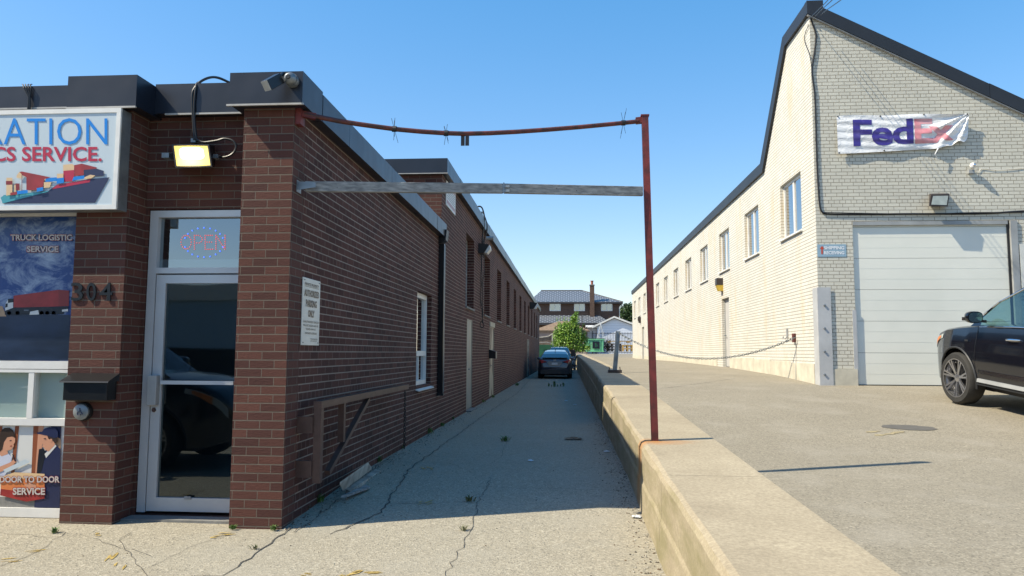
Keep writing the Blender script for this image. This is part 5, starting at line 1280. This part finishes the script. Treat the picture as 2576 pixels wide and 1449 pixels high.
def build_suv(root):
    r = car(root, SUV); Y, sx, ztop = r['Y'], r['sx'], r['ztop']
    for sd in (-1, 1): r['strip']('chrome_trim', 'chrome', 1.50, 3.45, .525, .575, .0, .012, .016, sides=(sd,))
    for sd in (-1, 1): r['strip']('side_step', 'greysteel', 1.48, 3.40, .40, .45, .0, .0, .035, sides=(sd,))
    for sd in (-1, 1): r['strip']('sill_trim', 'plastic', 1.46, 3.42, .355, .42, 0, 0, .014, sides=(sd,))
    for sd in (-1, 1):
        for s0 in (2.2, 3.3):
            z = 1.055; y = Y(s0); x = sd*(sx(s0, z)+.0)
            MB().tube([(x-sd*.01,y+.10,z),(x+sd*.035,y+.08,z),(x+sd*.042,y,z+.006),(x+sd*.035,y-.10,z+.008),(x-sd*.01,y-.12,z+.008)], [.012,.018,.02,.018,.012], 8).build('door_handle', 'chrome', root, smooth=True, world=False)
        # chrome window outline
        G_ = r['G']; rows = r['rows']; pts = []; nr = len(rows[0])
        for i, s in enumerate(G_):
            if 1.42 < s < 4.62:
                p = rows[i][3 if sd > 0 else nr-4]; pts.append(Vector(p)+Vector((sd*.008,0,.0)))
        MB().tube(pts, .012, 6).build('window_trim', 'chrome', root, world=False)
        pts = [Vector(rows[i][1 if sd > 0 else nr-2])+Vector((sd*.008,0,-.0)) for i, s in enumerate(G_) if 1.42 < s < 4.62]
        MB().tube(pts, .010, 6).build('belt_trim', 'chrome', root, world=False)
        # mirror
        s = 1.52; x = sd*(sx(s,1.2)+.02); y = Y(s); z = 1.34
        mm = MB(); mm.lathe([(.001,.085),(.07,.075),(.115,.03),(.125,-.03),(.118,-.055)], (0,0,0), 'Y', 20)
        mm.v = [(sd*.13+x+sq(v[0])*.95, y+v[1], z+sq(v[2])*.72) for v in mm.v]; mo = mm.build('mirror', 'suvpaint', root, smooth=True, world=False)
        g_ = MB(); g_.lathe([(.0001,-.058),(.108,-.056)], (0,0,0), 'Y', 20); g_.v = [(sd*.13+x+sq(v[0])*.90, y+v[1]-.004, z+sq(v[2])*.66) for v in g_.v]; g_.build('mirror_glass', 'mirrorglass', mo, world=False)
        MB().bar((x-sd*.05,y+.0,z-.06),(x+sd*.10,y+.01,z-.05),.06,.04).build('arm', 'black', mo, world=False)
        MB().box(x+sd*.235, x+sd*.262, y+.0, y+.05, z-.05, z-.0).build('indicator', 'chrome', mo, world=False)
        # headlight and marker
        hl = MB(); N_ = 8
        for i in range(N_):
            a, c = .05+(.52-.05)*i/N_, .05+(.52-.05)*(i+1)/N_; f = lambda s: (ztop(s)-.20+.06*min(1,s/.4), ztop(s)-.075)
            hl.quad((sd*(sx(a,f(a)[0])+.006),Y(a)+.004,f(a)[0]),(sd*(sx(c,f(c)[0])+.006),Y(c)+.004,f(c)[0]),(sd*(sx(c,f(c)[1])+.006),Y(c)+.004,f(c)[1]),(sd*(sx(a,f(a)[1])+.006),Y(a)+.004,f(a)[1]))
        ho = hl.build('headlight', 'lens_off', root, world=False)
        am = MB()
        for i in range(4):
            a, c = .20+.24*i/4, .20+.24*(i+1)/4; f = lambda s: (ztop(s)-.18+.05*(s-.2)/.2, ztop(s)-.085)
            am.quad((sd*(sx(a,f(a)[0])+.012),Y(a)+.004,f(a)[0]),(sd*(sx(c,f(c)[0])+.012),Y(c)+.004,f(c)[0]),(sd*(sx(c,f(c)[1])+.012),Y(c)+.004,f(c)[1]),(sd*(sx(a,f(a)[1])+.012),Y(a)+.004,f(a)[1]))
        am.build('side_marker', 'amberl', ho, world=False)
        # wheel arch lip
        for a in (.96, 3.86):
            pts = [(sd*(sx(a-.475*math.cos(t), .385+.475*math.sin(t))+.004), Y(a-.475*math.cos(t)), .385+.475*math.sin(t)) for t in [R(-12)+R(204)*k/24 for k in range(25)]]
            MB().tube(pts, .016, 6).build('arch_lip', 'plastic', root, smooth=True, world=False)
        MB().box(sd*(sx(1.22,.83)+.002), sd*(sx(1.22,.83)+.008), Y(1.27), Y(1.19), .97, .995).build('badge', 'chrome', root, world=False)
        MB().box(sd*.62, sd*.86, Y(4.95), Y(4.90), .85, 1.08).build('tail_lamp', 'redlamp', root, world=False)
    MB().box(-.42, .42, Y(.03), Y(-.012), .50, .78).build('grille', 'chrome', root, world=False)
    MB().box(-.26, .26, Y(5.0), Y(4.97), .72, .86).build('number_plate', 'plate', root, world=False)
build_suv(sroot)
# stand it so that the front left tyre touches the pavement where it does in the picture
tx, ty = gl(2404, 1017); tz = zlot(tx, ty)
fwd = Vector((-math.sin(sang), math.cos(sang), 0)); rgt = Vector((math.cos(sang), math.sin(sang), 0))
loc = Vector((tx, ty, 0))-fwd*(SUV['L']/2-.96)+rgt*(SUV['W']-.02)
zr_ = zlot(*(loc-fwd*(3.86-SUV['L']/2)).xy); zf_ = zlot(*(loc+fwd*(SUV['L']/2-.96)).xy)
sroot.location = (loc.x, loc.y, (zr_+zf_)/2+.0); sroot.rotation_euler = (math.atan2(zf_-zr_, 2.9), 0, sang)
print('suv', sroot.location, tx, ty, tz)
SED = dict(L=4.55, W=.885, wb=2.70, fa=.88, rw=.325, H=1.44, paint='greypaint', glass='tint', spokes=7, roofw=.66, sill=.24,
    plan=[(0,.60),(.03,.72),(.12,.84),(.4,.95),(.8,1.0),(3.6,1.0),(4.1,.975),(4.4,.90),(4.5,.82),(4.55,.72)],
    top=[(0,.55),(.04,.64),(.15,.70),(.5,.78),(1.1,.88),(2.0,.93),(3.4,.97),(4.0,1.02),(4.38,1.04),(4.44,.98),(4.52,.80),(4.55,.60)],
    low=[(0,.35),(.1,.22),(.6,.2),(4.0,.22),(4.4,.28),(4.55,.42)], gh=(1.0,1.95,3.15,4.10), pillars=(2.42,), gaps=(1.35,2.40,3.4))
def tail(root, P, r, suvish=False):
    Y, sx, ztop, L = r['Y'], r['sx'], r['ztop'], P['L']; W = P['W']
    for sd in (-1, 1):
        z0, z1 = (.80,.98) if not suvish else (.85,1.15); q_ = MB(); q_.poly([(sd*.42,Y(L)-.012,z0+.07),(sd*(W*.80),Y(L)-.02+.10,z0),(sd*(W*.90),Y(L)+.13,z0+.04),(sd*(W*.88),Y(L)+.16,z1),(sd*.70,Y(L)+.03,z1-.02)])
        q_.prism([(sd*.40,Y(L)-.01,z0+.08),(sd*W*.78,Y(L)-.01,z0),(sd*W*.84,Y(L)-.01,z1-.02),(sd*.62,Y(L)-.01,z1-.03)], (0,.14,0)).build('tail_lamp', 'redlamp', root, world=False)
        s = 1.4; x = sd*(sx(s,.95)+.1); MB().ball((x,Y(s),1.02), .10, 10, (1,.6,.75)).build('mirror', P['paint'], root, smooth=True, world=False)
    MB().prism([(-.34,Y(L)-.022,.90),(.34,Y(L)-.022,.90),(.40,Y(L)-.022,.82),(.27,Y(L)-.022,.68),(-.27,Y(L)-.022,.68),(-.40,Y(L)-.022,.82)], (0,.06,0)).build('plate_recess', 'silverpaint', root, world=False)
    MB().box(-.15, .15, Y(L)-.032, Y(L)-.0225, .72, .83).build('number_plate', 'plate', root, world=False)
    MB().box(-.72, .72, Y(L)-.03, Y(L)+.10, .25, .46).build('rear_bumper', 'plastic', root, world=False)
    MB().box(-.66, .66, Y(L-.22)-.16, Y(L-.22)+.05, ztop(L-.25)+.02, ztop(L-.25)+.055).build('spoiler', 'black', root, world=False)
    MB().box(-.012, .012, Y(3.2), Y(3.05), P['H']-.02, P['H']+.07).build('antenna_fin', 'black', root, world=False)
    MB().box(-.06, .06, Y(L)-.026, Y(L)-.0, .94, .975).build('badge', 'chrome', root, world=False)
cars = []
for k, (px, yrear, lb, pm, dh) in enumerate(((1396, 38.2, 'dark grey sedan parked nearest in the alley seen from behind', 'greypaint', 0), (1398, 43.8, 'second parked car in the alley, only its blue grey roof above the sedan', 'silverpaint', .06), (1407, 49.4, 'farthest and tallest parked car in the alley line', 'bluepaint', .28))):
    P = dict(SED); P['paint'] = pm; P['H'] = SED['H']+dh
    t = thing('parked_car', lb, 'car', (0,0,0), 'cars parked in the alley'); r = car(t, P); tail(t, P, r)
    x = onZ(px, 950, -1.0); x = (px-1431)/F*yrear; t.location = (x, yrear+SED['L']/2, zalley(yrear))
# a car and a building on the other side of the street, seen only as reflections
# ---------------------------------------------------------------- far end of the lot
def FY(px, py, Y): return onY(px, py, Y)
zf = -.06
M['dgreen'] = mat('light green dumpster paint', (.22,.60,.34), .5, 0, .12, 2.5); M['ggreen'] = mat('dark green container paint', (.025,.13,.07), .5, 0, .15, 1.5)
Yd = 70.0
du_ = thing('dumpster', 'light green metal dumpster beside the bush at the far end of the lot', 'dumpster', tuple(FY(1497, 885, Yd)))
a = FY(1474, 885, Yd); c = FY(1520, 853, Yd)
mb = MB(); mb.prism([(a.x,Yd,a.z),(c.x-.08,Yd,a.z),(c.x,Yd,c.z),(a.x-.05,Yd,c.z)], (0,1.3,0)); mb.build('bin', 'dgreen', du_)
mb = MB()
for x in (a.x+.25, (a.x+c.x)/2+.45, c.x-.15): mb.box(x-.03, x+.03, Yd-.05, Yd-.002, a.z+.05, c.z-.08)
mb.box(a.x-.1, c.x+.05, Yd-.07, Yd+.0, c.z-.07, c.z+.02).box(a.x-.06, c.x+.0, Yd-.06, Yd-.001, a.z, a.z+.08); mb.build('rib', 'dgreen', du_)
MB().box(a.x-.20, a.x-.07, Yd+.1, Yd+.9, a.z+.45, a.z+.75).build('fork_pocket', 'dgreen', du_)
p = FY(1499.5, 868, Yd-.06); MB().box(p.x-.33, p.x+.33, Yd-.064, Yd-.052, p.z-.33, p.z+.33).build('notice', 'pdark', du_)
mb = MB(); mb.box(p.x-.10, p.x+.02, Yd-.07, Yd-.065, p.z-.2, p.z+.18).box(p.x+.05, p.x+.14, Yd-.07, Yd-.065, p.z-.15, p.z+.05); mb.build('notice_mark', 'ggreen', du_)
MB().box(a.x-.02, c.x-.02, Yd+.05, Yd+1.25, c.z+.021, c.z+.07).build('lid', 'black', du_)
gc = thing('green_container', 'dark green metal container standing behind the parked cars', 'container', tuple(FY(1375, 896, 62)))
a = FY(1353, 867, 62); c = FY(1392, 869, 62); c2 = FY(1395, 890, 62)
MB().prism([(a.x-2,62,a.z),(FY(1378,867,62).x,62,a.z),(c.x,62,c.z),(c2.x+.1,62,c2.z-.6),(c2.x+.1,62,-1.32),(a.x-2,62,-1.32)], (0,2.2,0)).build('tank', 'ggreen', gc)
MB().tube([FY(1350,862,61.8),FY(1375,861,61.8),FY(1388,864,61.8),FY(1393,868,61.8)], .03, 6).build('rail', 'greysteel', gc)
# scrap heap beside the cars
sc_root = thing('scrap_cart', 'tall cart heaped with pale boards and scrap between the cars and the concrete wall', 'cart', tuple(FY(1440, 925, 58)))
rs = random.Random(5); Yc = 57.5; lo_, hi_ = FY(1426, 926, Yc), FY(1452, 880, Yc); zb_ = -1.32
for k in range(26):
    x = rs.uniform(lo_.x, hi_.x-.1); z = zb_+rs.uniform(.05, 1.35)*(1-.2*abs(x-lo_.x)); l = rs.uniform(.3,.9); an = rs.uniform(0, 3.1)
    d = Vector((math.cos(an)*.45, rs.uniform(-.5,.5), math.sin(an))).normalized()*l/2; p = Vector((x, Yc+rs.uniform(0,1.2), max(z, zb_+.3)))
    MB().bar(p-d, p+d, rs.uniform(.04,.16), .03).build('board', rs.choice(['plank','plank','paper','wood','bronze']), sc_root)
MB().box(lo_.x, hi_.x-.05, Yc+.1, Yc+1.3, zb_+.3, zb_+.42).box(lo_.x+.3, hi_.x-.15, Yc+.3, Yc+1.2, zb_+.42, zb_+1.55).build('cart_bed', 'black', sc_root)
mb = MB(); mb.tube([(lo_.x,Yc,zb_+.2),(hi_.x,Yc,zb_+.25),(hi_.x,Yc,zb_+.9)], .025, 6); mb.build('frame', 'white', sc_root)
for x in (lo_.x+.15, hi_.x-.25): MB().lathe([(.02,-.05),(.16,-.05),(.16,.05),(.02,.05)], (x, Yc+.3, zb_+.16), 'X', 16).build('wheel', 'tyre', sc_root)
# wooden fence and iron fence
wfn = thing('wooden_fence', 'brown board fence with pale sloping top rail behind the green container', 'fence', tuple(FY(1378, 860, 76)))
mb = MB(); Yw = 76; x0_, x1_ = FY(1340, 860, Yw).x, FY(1412, 860, Yw).x; x = x0_; r_ = random.Random(9)
while x < x1_:
    px = 1431+x/Yw*F; py = interp([(1340,851),(1357,850),(1378,848),(1389,841),(1412,841)], px); zt_ = FY(px, py, Yw).z
    mb.box(x, x+.135, Yw+r_.uniform(0,.02), Yw+.04, -.1, zt_-.02); x += .15
mb.build('boards', 'fencewood' if 'fencewood' in M else M.setdefault('fencewood', mat('fence wood', (.17,.125,.09), .85, 0, .25, 2)), wfn)
MB().tube([FY(x, y, Yw-.05) for x, y in ((1340,850),(1357,849),(1370,847.5),(1380,846),(1389,840),(1412,840.5))], .05, 6).build('top_rail', 'plank', wfn)
MB().box(FY(1388,850,Yw).x, FY(1391,850,Yw).x, Yw-.08, Yw-.01, -.1, FY(1389,838,Yw).z).build('post', 'plank', wfn)
ifn = thing('iron_fence', 'black iron picket fence in front of the white garage', 'fence', tuple(FY(1545, 860, 74)))
Yi = 74; x0_, x1_ = FY(1490, 860, Yi).x, FY(1650, 860, Yi).x; z1_, z0_ = FY(1540, 835, Yi).z, -.05
mb = MB(); x = x0_
while x < x1_: mb.box(x-.016, x+.016, Yi-.016, Yi+.016, z0_, z1_); x += .15
mb.build('pickets', 'black', ifn)
mb = MB()
for z in (z1_-.18, z0_+.7, z0_+.15): mb.box(x0_, x1_, Yi-.02, Yi+.02, z-.025, z+.025)
mb.build('rail', 'black', ifn); mb = MB(); x = x0_
while x < x1_: mb.box(x-.05, x+.05, Yi-.05, Yi+.05, z0_, z1_+.08); x += 2.4
mb.build('post', 'black', ifn)
# pallets and timber
M['yelwood'] = mat('new yellow timber', (.52,.33,.10), .7, 0, .15, 3); M['oldwood'] = mat('dark old timber', (.08,.065,.05), .85, 0, .3, 3)
def pallet(name, lb, px0, px1, py0, py1, Y_, mn, rows_):
    t = thing(name, lb, 'timber stack', tuple(FY((px0+px1)/2, py0, Y_)), 'timber stacks by the iron fence'); a = FY(px0, py0, Y_); c = FY(px1, py1, Y_); h = (c.z-a.z)/rows_
    for k in range(rows_):
        z = a.z+k*h
        mb = MB(); mb.box(a.x, c.x, Y_, Y_+1.1, z+h*.62, z+h*.95)
        for f in (0,.33,.66,.9): mb.box(a.x+(c.x-a.x)*f, a.x+(c.x-a.x)*(f+.1), Y_+.01, Y_+1.08, z, z+h*.619)
        mb.build('layer', mn, t)
pallet('pallet_stack', 'stack of bright yellow timber pallets at the corner of the cream building', 1566, 1600, 884, 867, 70.5, 'yelwood', 2)
pallet('pallet_stack', 'dark low stack of old timber right of the light green dumpster', 1527, 1563, 884, 864, 71, 'oldwood', 3)
pallet('pallet_stack', 'thin upper layer of pale timber lying across the dark stack', 1530, 1602, 862, 857.5, 72, 'yelwood', 1)
# brush pile
def leaves(mb, c, rad, n, s, r_, flatz=1, shell=.5):
    for _ in range(n):
        v = Vector((r_.gauss(0,1), r_.gauss(0,1), r_.gauss(0,1))).normalized()*(r_.random()**shell)
        p = Vector((c[0]+v.x*rad[0], c[1]+v.y*rad[1], c[2]+v.z*rad[2])); a = Vector((r_.gauss(0,1), r_.gauss(0,1), r_.gauss(0,.7))).normalized(); b = a.cross(Vector((r_.gauss(0,1), r_.gauss(0,1), r_.gauss(0,1)))).normalized(); q_ = s*r_.uniform(.6,1.3)
        mb.quad(p-a*q_, p+b*q_*.55, p+a*q_, p-b*q_*.55)
br = thing('brush_pile', 'tangled pile of dark cut branches right of the light green dumpster', 'branches', tuple(FY(1524, 884, 70.6)))
mb = MB(); r_ = random.Random(4)
for _ in range(90):
    c_ = FY(r_.uniform(1519,1534), r_.uniform(860,880), 70.4+r_.random()); d = Vector((r_.gauss(0,1), r_.gauss(0,.5), r_.gauss(0,1))).normalized()*r_.uniform(.2,.5); mb.tube([c_-d, c_+d*.9+Vector((0,0,r_.uniform(-.1,.1)))], .015, 4)
mb.build('twigs', 'oldwood', br)
# bush
M['leaf1'] = M['leaf']
bs = thing('bush', 'bright green leafy tall bush left of the light green dumpster', 'bush', tuple(FY(1433, 885, 67)))
r_ = random.Random(21); Yb = 67.5; mb = MB()
blobs = [((1420,862),(1.0,.9,.8)),((1438,860),(1.1,.9,1.0)),((1455,862),(1.0,.9,.9)),((1404,862),(.6,.6,.6)),((1413,845),(.7,.7,.7)),((1432,842),(.9,.8,.8)),((1447,838),(.75,.7,.8)),((1458,846),(.6,.6,.6)),((1445,822),(.40,.45,.85)),((1447,806),(.24,.24,.6)),((1449,797),(.12,.12,.35)),((1416,836),(.25,.3,.5)),((1400,845),(.3,.4,.4)),((1404,832),(.45,.5,.5)),((1420,828),(.5,.5,.55)),((1465,856),(.4,.4,.6)),((1440,875),(1.5,.9,.5)),((1460,876),(.9,.8,.45)),((1434,822),(.4,.4,.4)),((1400,875),(.8,.6,.35))]
for (x, y), rad in blobs:
    c_ = FY(x, y, Yb+r_.uniform(-.5,.5)); n = int(430*rad[0]*rad[2]**.7)+50
    leaves(mb, c_, rad, n, .10, r_, shell=.45)
    for _ in range(3):
        d = Vector((r_.gauss(0,1), r_.gauss(0,1), abs(r_.gauss(0,1)))).normalized(); leaves(mb, c_+Vector((d.x*rad[0], d.y*rad[1], d.z*rad[2])), (.2,.2,.3), 40, .08, r_)
for _ in range(34):
    c0 = FY(r_.uniform(1402,1462), r_.uniform(822,856), Yb+r_.uniform(-.6,.6)); d = Vector((r_.gauss(0,.35), r_.gauss(0,.3), 1)).normalized()
    for k in range(7): leaves(mb, c0+d*(.16*k), (.10,.10,.10), 7, .085*(1-.07*k), r_)
mb.build('crown', 'leaf', bs)
mb = MB()
for k in range(7):
    b0 = FY(1433+k*2-6, 885, Yb); mb.tube([b0, b0+Vector((r_.gauss(0,.3),0,1.1)), b0+Vector((r_.gauss(0,.8),0,2.3))], [.05,.03,.015], 6)
mb.build('stem', 'bark', bs)
tr = thing('tree', 'dark green tree showing between the tiled house and the cream building', 'tree', tuple(FY(1580, 885, 112)))
r_ = random.Random(33); Yt = 112; mb = MB()
for (x, y), rad in (((1580,800),(2.0,2,1.3)),((1568,806),(1.1,1,.9)),((1586,785),(1.8,1.6,1.4)),((1576,778),(.9,.9,.9)),((1566,792),(.7,.7,.7)),((1596,795),(1.8,1.8,1.8)),((1588,772),(1,1,.8)),((1573,815),(1.2,1,1))):
    leaves(mb, FY(x, y, Yt+r_.uniform(-1,1)), rad, int(260*rad[0]*rad[2]), .17, r_, shell=.5)
mb.build('crown', 'leafd', tr); b0 = FY(1582, 884, Yt); MB().tube([b0, b0+Vector((.1,0,3)), b0+Vector((-.1,0,7))], [.22,.16,.06], 8).build('trunk', 'bark', tr)
# ---- houses
m, nt, b = _m('glazed roof tiles'); M['tiles'] = m
uv = N(nt, 'ShaderNodeUVMap').outputs[0]; tb_ = N(nt, 'ShaderNodeTexBrick'); nt.links.new(uv, tb_.inputs['Vector']); tb_.offset = .5
for k_, v_ in (('Scale',1),('Mortar Size',.09),('Mortar Smooth',.6),('Brick Width',.62),('Row Height',.50)): tb_.inputs[k_].default_value = v_
tb_.inputs['Color1'].default_value = (.05,.058,.075,1); tb_.inputs['Color2'].default_value = (.05,.06,.08,1); tb_.inputs['Mortar'].default_value = (.24,.26,.29,1)
nt.links.new(tb_.outputs['Color'], b.inputs['Base Color']); b.inputs['Roughness'].default_value = .4; bump(nt, b, tb_.outputs['Fac'], .8, .05)
M['shingle'] = mat('brown asphalt shingles', (.24,.165,.11), .9, 0, .15, 3, bmp=.3); M['soffit'] = flat('dark fascia', (.03,.03,.035), .6)
m, nt, b = _m('white vinyl siding'); M['siding'] = m
tc = N(nt, 'ShaderNodeTexCoord').outputs['Object']; wv = N(nt, 'ShaderNodeTexWave'); wv.bands_direction = 'Z'; wv.wave_profile = 'SAW'; wv.inputs['Scale'].default_value = 1.1; nt.links.new(tc, wv.inputs['Vector'])
nt.links.new(mixc(nt, mapr(nt, wv.outputs[0], .0, .15), (.34,.38,.46), (.66,.70,.78)), b.inputs['Base Color']); b.inputs['Roughness'].default_value = .6
Yh = 100.0
hs = thing('house', 'two storey dark brick house with blue grey tiled roof and chimney at far end', 'house', tuple(FY(1460, 885, Yh)))
hx0, hx1 = FY(1345, 800, Yh).x, FY(1559, 800, Yh).x; he = FY(1460, 760, Yh).z
mb = MB(); mb.box(hx0, hx1, Yh, Yh+9.5, -.2, he); mb.build('walls', 'brick_house', hs)
ex0, ex1 = FY(1335, 760, Yh).x-.3, FY(1567, 760, Yh-.5).x; ry = Yh+4.75; rz = FY(1400, 731, ry-0).z; rx0, rx1 = FY(1361, 731, ry).x, FY(1465, 731, ry).x
def roofpoly(mb, pts):
    """roof slope with tile courses mapped along it"""
    mb.poly(pts)
rfm = MB(); e_ = [(ex0,Yh-.5,he),(ex1,Yh-.5,he),(ex1,Yh+10,he),(ex0,Yh+10,he)]; r1, r2 = (rx0,ry,rz), (rx1,ry,rz)
rfm.poly([e_[0],e_[1],r2,r1]).poly([e_[1],e_[2],r2]).poly([e_[2],e_[3],r1,r2]).poly([e_[3],e_[0],r1])
ro = rfm.build('roof', 'tiles', hs)
MB().box(ex0, ex1, Yh-.52, Yh+10.0, he-.22, he-.003).build('fascia', 'soffit', ro)
mb = MB(); mb.tube([r1, r2], .1, 6).tube([r2, e_[1]], .08, 6); mb.build('ridge', 'soffit', ro)
a = FY(1484, 755, Yh-.6); c = FY(1495, 718, Yh-.6)
cho = MB().box(a.x, c.x, Yh-.65, Yh-.0, 0, c.z).build('chimney', 'brick_house', hs)
MB().box(a.x-.06, c.x+.06, Yh-.7, Yh+.05, c.z, c.z+.12).build('cap', 'concrete_grey', cho)
M['flue'] = flat('clay flue', (.30,.10,.06), .8)
MB().lathe([(.16,0),(.16,.45),(.22,.46),(.22,.54),(.10,.55)], ((a.x+c.x)/2, Yh-.3, c.z+.12), 'Z', 12).build('flue_pot', 'flue', cho)
M['curtain'] = flat('white curtain', (.55,.60,.62), .8)
for x0_, x1_ in ((1382.5,1410.6),(1444,1471.5),(1512,1540.5)):
    a, c = FY(x0_, 782.5, Yh), FY(x1_, 763, Yh); f = MB(); t_ = .10
    f.box(a.x, c.x, Yh-.06, Yh-.001, a.z, a.z+t_).box(a.x, c.x, Yh-.06, Yh-.001, c.z-t_, c.z).box(a.x, a.x+t_, Yh-.058, Yh-.001, a.z, c.z).box(c.x-t_, c.x, Yh-.058, Yh-.001, a.z, c.z).box((a.x+c.x)/2-.04, (a.x+c.x)/2+.04, Yh-.056, Yh-.001, a.z+t_, c.z-t_)
    w_ = f.build('window', 'white', hs); MB().quad((a.x+t_,Yh-.03,a.z+t_),(c.x-t_,Yh-.03,a.z+t_),(c.x-t_,Yh-.03,c.z-t_),(a.x+t_,Yh-.03,c.z-t_)).build('pane', 'glass', w_)
    MB().quad(((a.x+c.x)/2,Yh-.01,a.z+t_),(c.x-t_,Yh-.01,a.z+t_),(c.x-t_,Yh-.01,c.z-t_),((a.x+c.x)/2,Yh-.01,c.z-t_)).build('curtain', 'curtain', w_)
# lower tiled roof in front
lz1, lz0 = FY(1460, 793, Yh-.05).z, FY(1460, 812, Yh-3).z; lx1 = FY(1535, 812, Yh-3).x
lr = MB(); lr.poly([(hx0-.4,Yh-3.2,lz0),(lx1,Yh-3.2,lz0),(FY(1508,793,Yh).x,Yh-.05,lz1),(hx0-.4,Yh-.05,lz1)]).poly([(lx1,Yh-3.2,lz0),(lx1,Yh-.05,lz0),(FY(1508,793,Yh).x,Yh-.05,lz1)]); lr.build('porch_roof', 'tiles', hs)
MB().box(hx0-.4, lx1, Yh-3.2, Yh-.05, lz0-.3, lz0-.005).build('porch_fascia', 'soffit', hs)
MB().box(hx0, lx1-.4, Yh-2.6, Yh-.01, -.2, lz0-.301).build('porch_wall', 'brick_house', hs)
p = FY(1567, 762, Yh-.4); MB().tube([p, p+Vector((-.1,0,-.25)), p+Vector((-.45,.4,-.6)), (hx1+.05,Yh+.05,0)], .05, 6).build('gutter_pipe', 'white', hs)
# brown hip roof garage
Yg2 = 84
bg_ = thing('shed', 'low garage with brown shingle hip roof behind the bush', 'garage', tuple(FY(1420, 860, Yg2)))
ev = FY(1400, 831, Yg2).z; a, c = FY(1340, 831, Yg2), FY(1484, 829, Yg2); rd = FY(1412, 808, Yg2+3)
mb = MB(); e_ = [(a.x,Yg2,ev),(c.x,Yg2,ev),(c.x,Yg2+6,ev),(a.x,Yg2+6,ev)]; r1, r2 = (rd.x-.3,Yg2+3,rd.z), (rd.x+.8,Yg2+3,rd.z)
mb.poly([e_[0],e_[1],r2,r1]).poly([e_[1],e_[2],r2]).poly([e_[2],e_[3],r1,r2]).poly([e_[3],e_[0],r1]); mb.build('roof', 'shingle', bg_)
M['pinkwall'] = mat('pinkish stucco', (.34,.27,.25), .85, 0, .06, 1)
MB().box(a.x+.4, c.x-.4, Yg2+.35, Yg2+5.6, -.2, ev-.001).build('wall', 'pinkwall', bg_)
MB().box(a.x, c.x, Yg2-.02, Yg2+.05, ev-.14, ev-.002).build('gutter', 'fencewood', bg_)
# white gable garage
Yw2 = 86
wg = thing('white_garage', 'white sided gable garage behind the iron fence', 'garage', tuple(FY(1545, 870, Yw2)))
ap, el, er, bl = FY(1544.6, 801, Yw2), FY(1500, 823, Yw2), FY(1597, 819, Yw2), FY(1503, 870, Yw2)
gxr = er.x-.2
MB().poly([(bl.x,Yw2,-.2),(gxr,Yw2,-.2),(gxr,Yw2,er.z),(ap.x,Yw2,ap.z),(bl.x,Yw2,el.z+.05)]).poly([(bl.x,Yw2,-.2),(bl.x,Yw2+7,-.2),(bl.x,Yw2+7,el.z+.05),(bl.x,Yw2,el.z+.05)]).build('wall', 'siding', wg)
mb = MB(); mb.prism([(el.x-.5,Yw2-.3,el.z-.12),(ap.x,Yw2-.3,ap.z+.08),(ap.x,Yw2-.3,ap.z+.24),(el.x-.5,Yw2-.3,el.z+.05)], (0,7.6,0), 0)
mb.prism([(er.x+.3,Yw2-.3,er.z-.12),(ap.x,Yw2-.3,ap.z+.08),(ap.x,Yw2-.3,ap.z+.24),(er.x+.3,Yw2-.3,er.z+.05)], (0,7.6,0), 0); mb.build('roof', 'shingle', wg)
mb = MB()
for q_ in (el.x-.5, er.x+.3):
    zq = (el if q_ < ap.x else er).z
    mb.prism([(q_,Yw2-.34,zq-.14),(ap.x,Yw2-.34,ap.z+.06),(ap.x,Yw2-.34,ap.z+.26),(q_,Yw2-.34,zq+.07)], (0,.035,0))
mb.build('bargeboard', 'white', wg)
a = FY(1478, 824, Yw2); MB().box(a.x, bl.x-.01, Yw2+.9, Yw2+1.0, -.2, a.z).build('side_porch', 'siding', wg)
MB().prism([(a.x-.2,Yw2-.1,a.z),(a.x-.2,Yw2+1.2,a.z),(a.x-.2,Yw2+1.2,a.z+.3),(a.x-.2,Yw2-.1,a.z+.12)], (bl.x-a.x+.2,0,0)).build('porch_roof', 'white', wg)
# yard posts
cp = thing('clothes_pole', 'thin dark T shaped pole rising behind the bush', 'pole', tuple(FY(1465, 850, 80)))
MB().tube([FY(1465, 880, 80), FY(1464.5, 790, 80)], .05, 6).build('post', 'bronze', cp); MB().tube([FY(1448, 790.5, 80), FY(1480, 789.5, 80)], .035, 6).tube([FY(1449,790,80), FY(1449,797,80)], .03, 6).build('crossbar', 'bronze', cp)
ld = thing('step_ladder', 'pale A shaped stepladder standing behind the dumpster', 'ladder', tuple(FY(1510, 850, 73)))
mb = MB(); t_ = FY(1512, 812, 73)
for x in (1500, 1505, 1518, 1523): mb.tube([t_, FY(x, 858, 73)], .03, 5)
mb.build('rails', 'alu', ld); mb = MB()
for f in (.3,.5,.7,.85): mb.tube([t_.lerp(FY(1500,858,73), f), t_.lerp(FY(1505,858,73), f)], .02, 5)
mb.build('rungs', 'alu', ld)
# ---- across the street (mirrored in the shop glass)
ac = thing('street_building', 'long pale blue grey commercial building across the street', 'building', (-6, -22, -1.5))
MB().box(-40, 30, -34, -24, -1.6, 2.6).build('wall', 'paleblue', ac); MB().box(-40, 30, -34.1, -23.8, 2.6, 3.4).build('parapet', 'signwhite', ac)
MB().quad((-38,-23.98,-1.5),(28,-23.98,-1.5),(28,-23.98,.2),(-38,-23.98,.2)).build('shop_window', 'dark', ac)  # dark lower band added for the door reflection, standing in for parked cars
sv = clone(sroot); sv.location = (-6.75, 2.8, -1.5); sv.rotation_euler = (0, 0, R(-92)); sv['label'] = 'black SUV outside the left picture edge, mirrored in the glass door'; sv['group'] = 'black cars'; sroot['group'] = 'black cars'
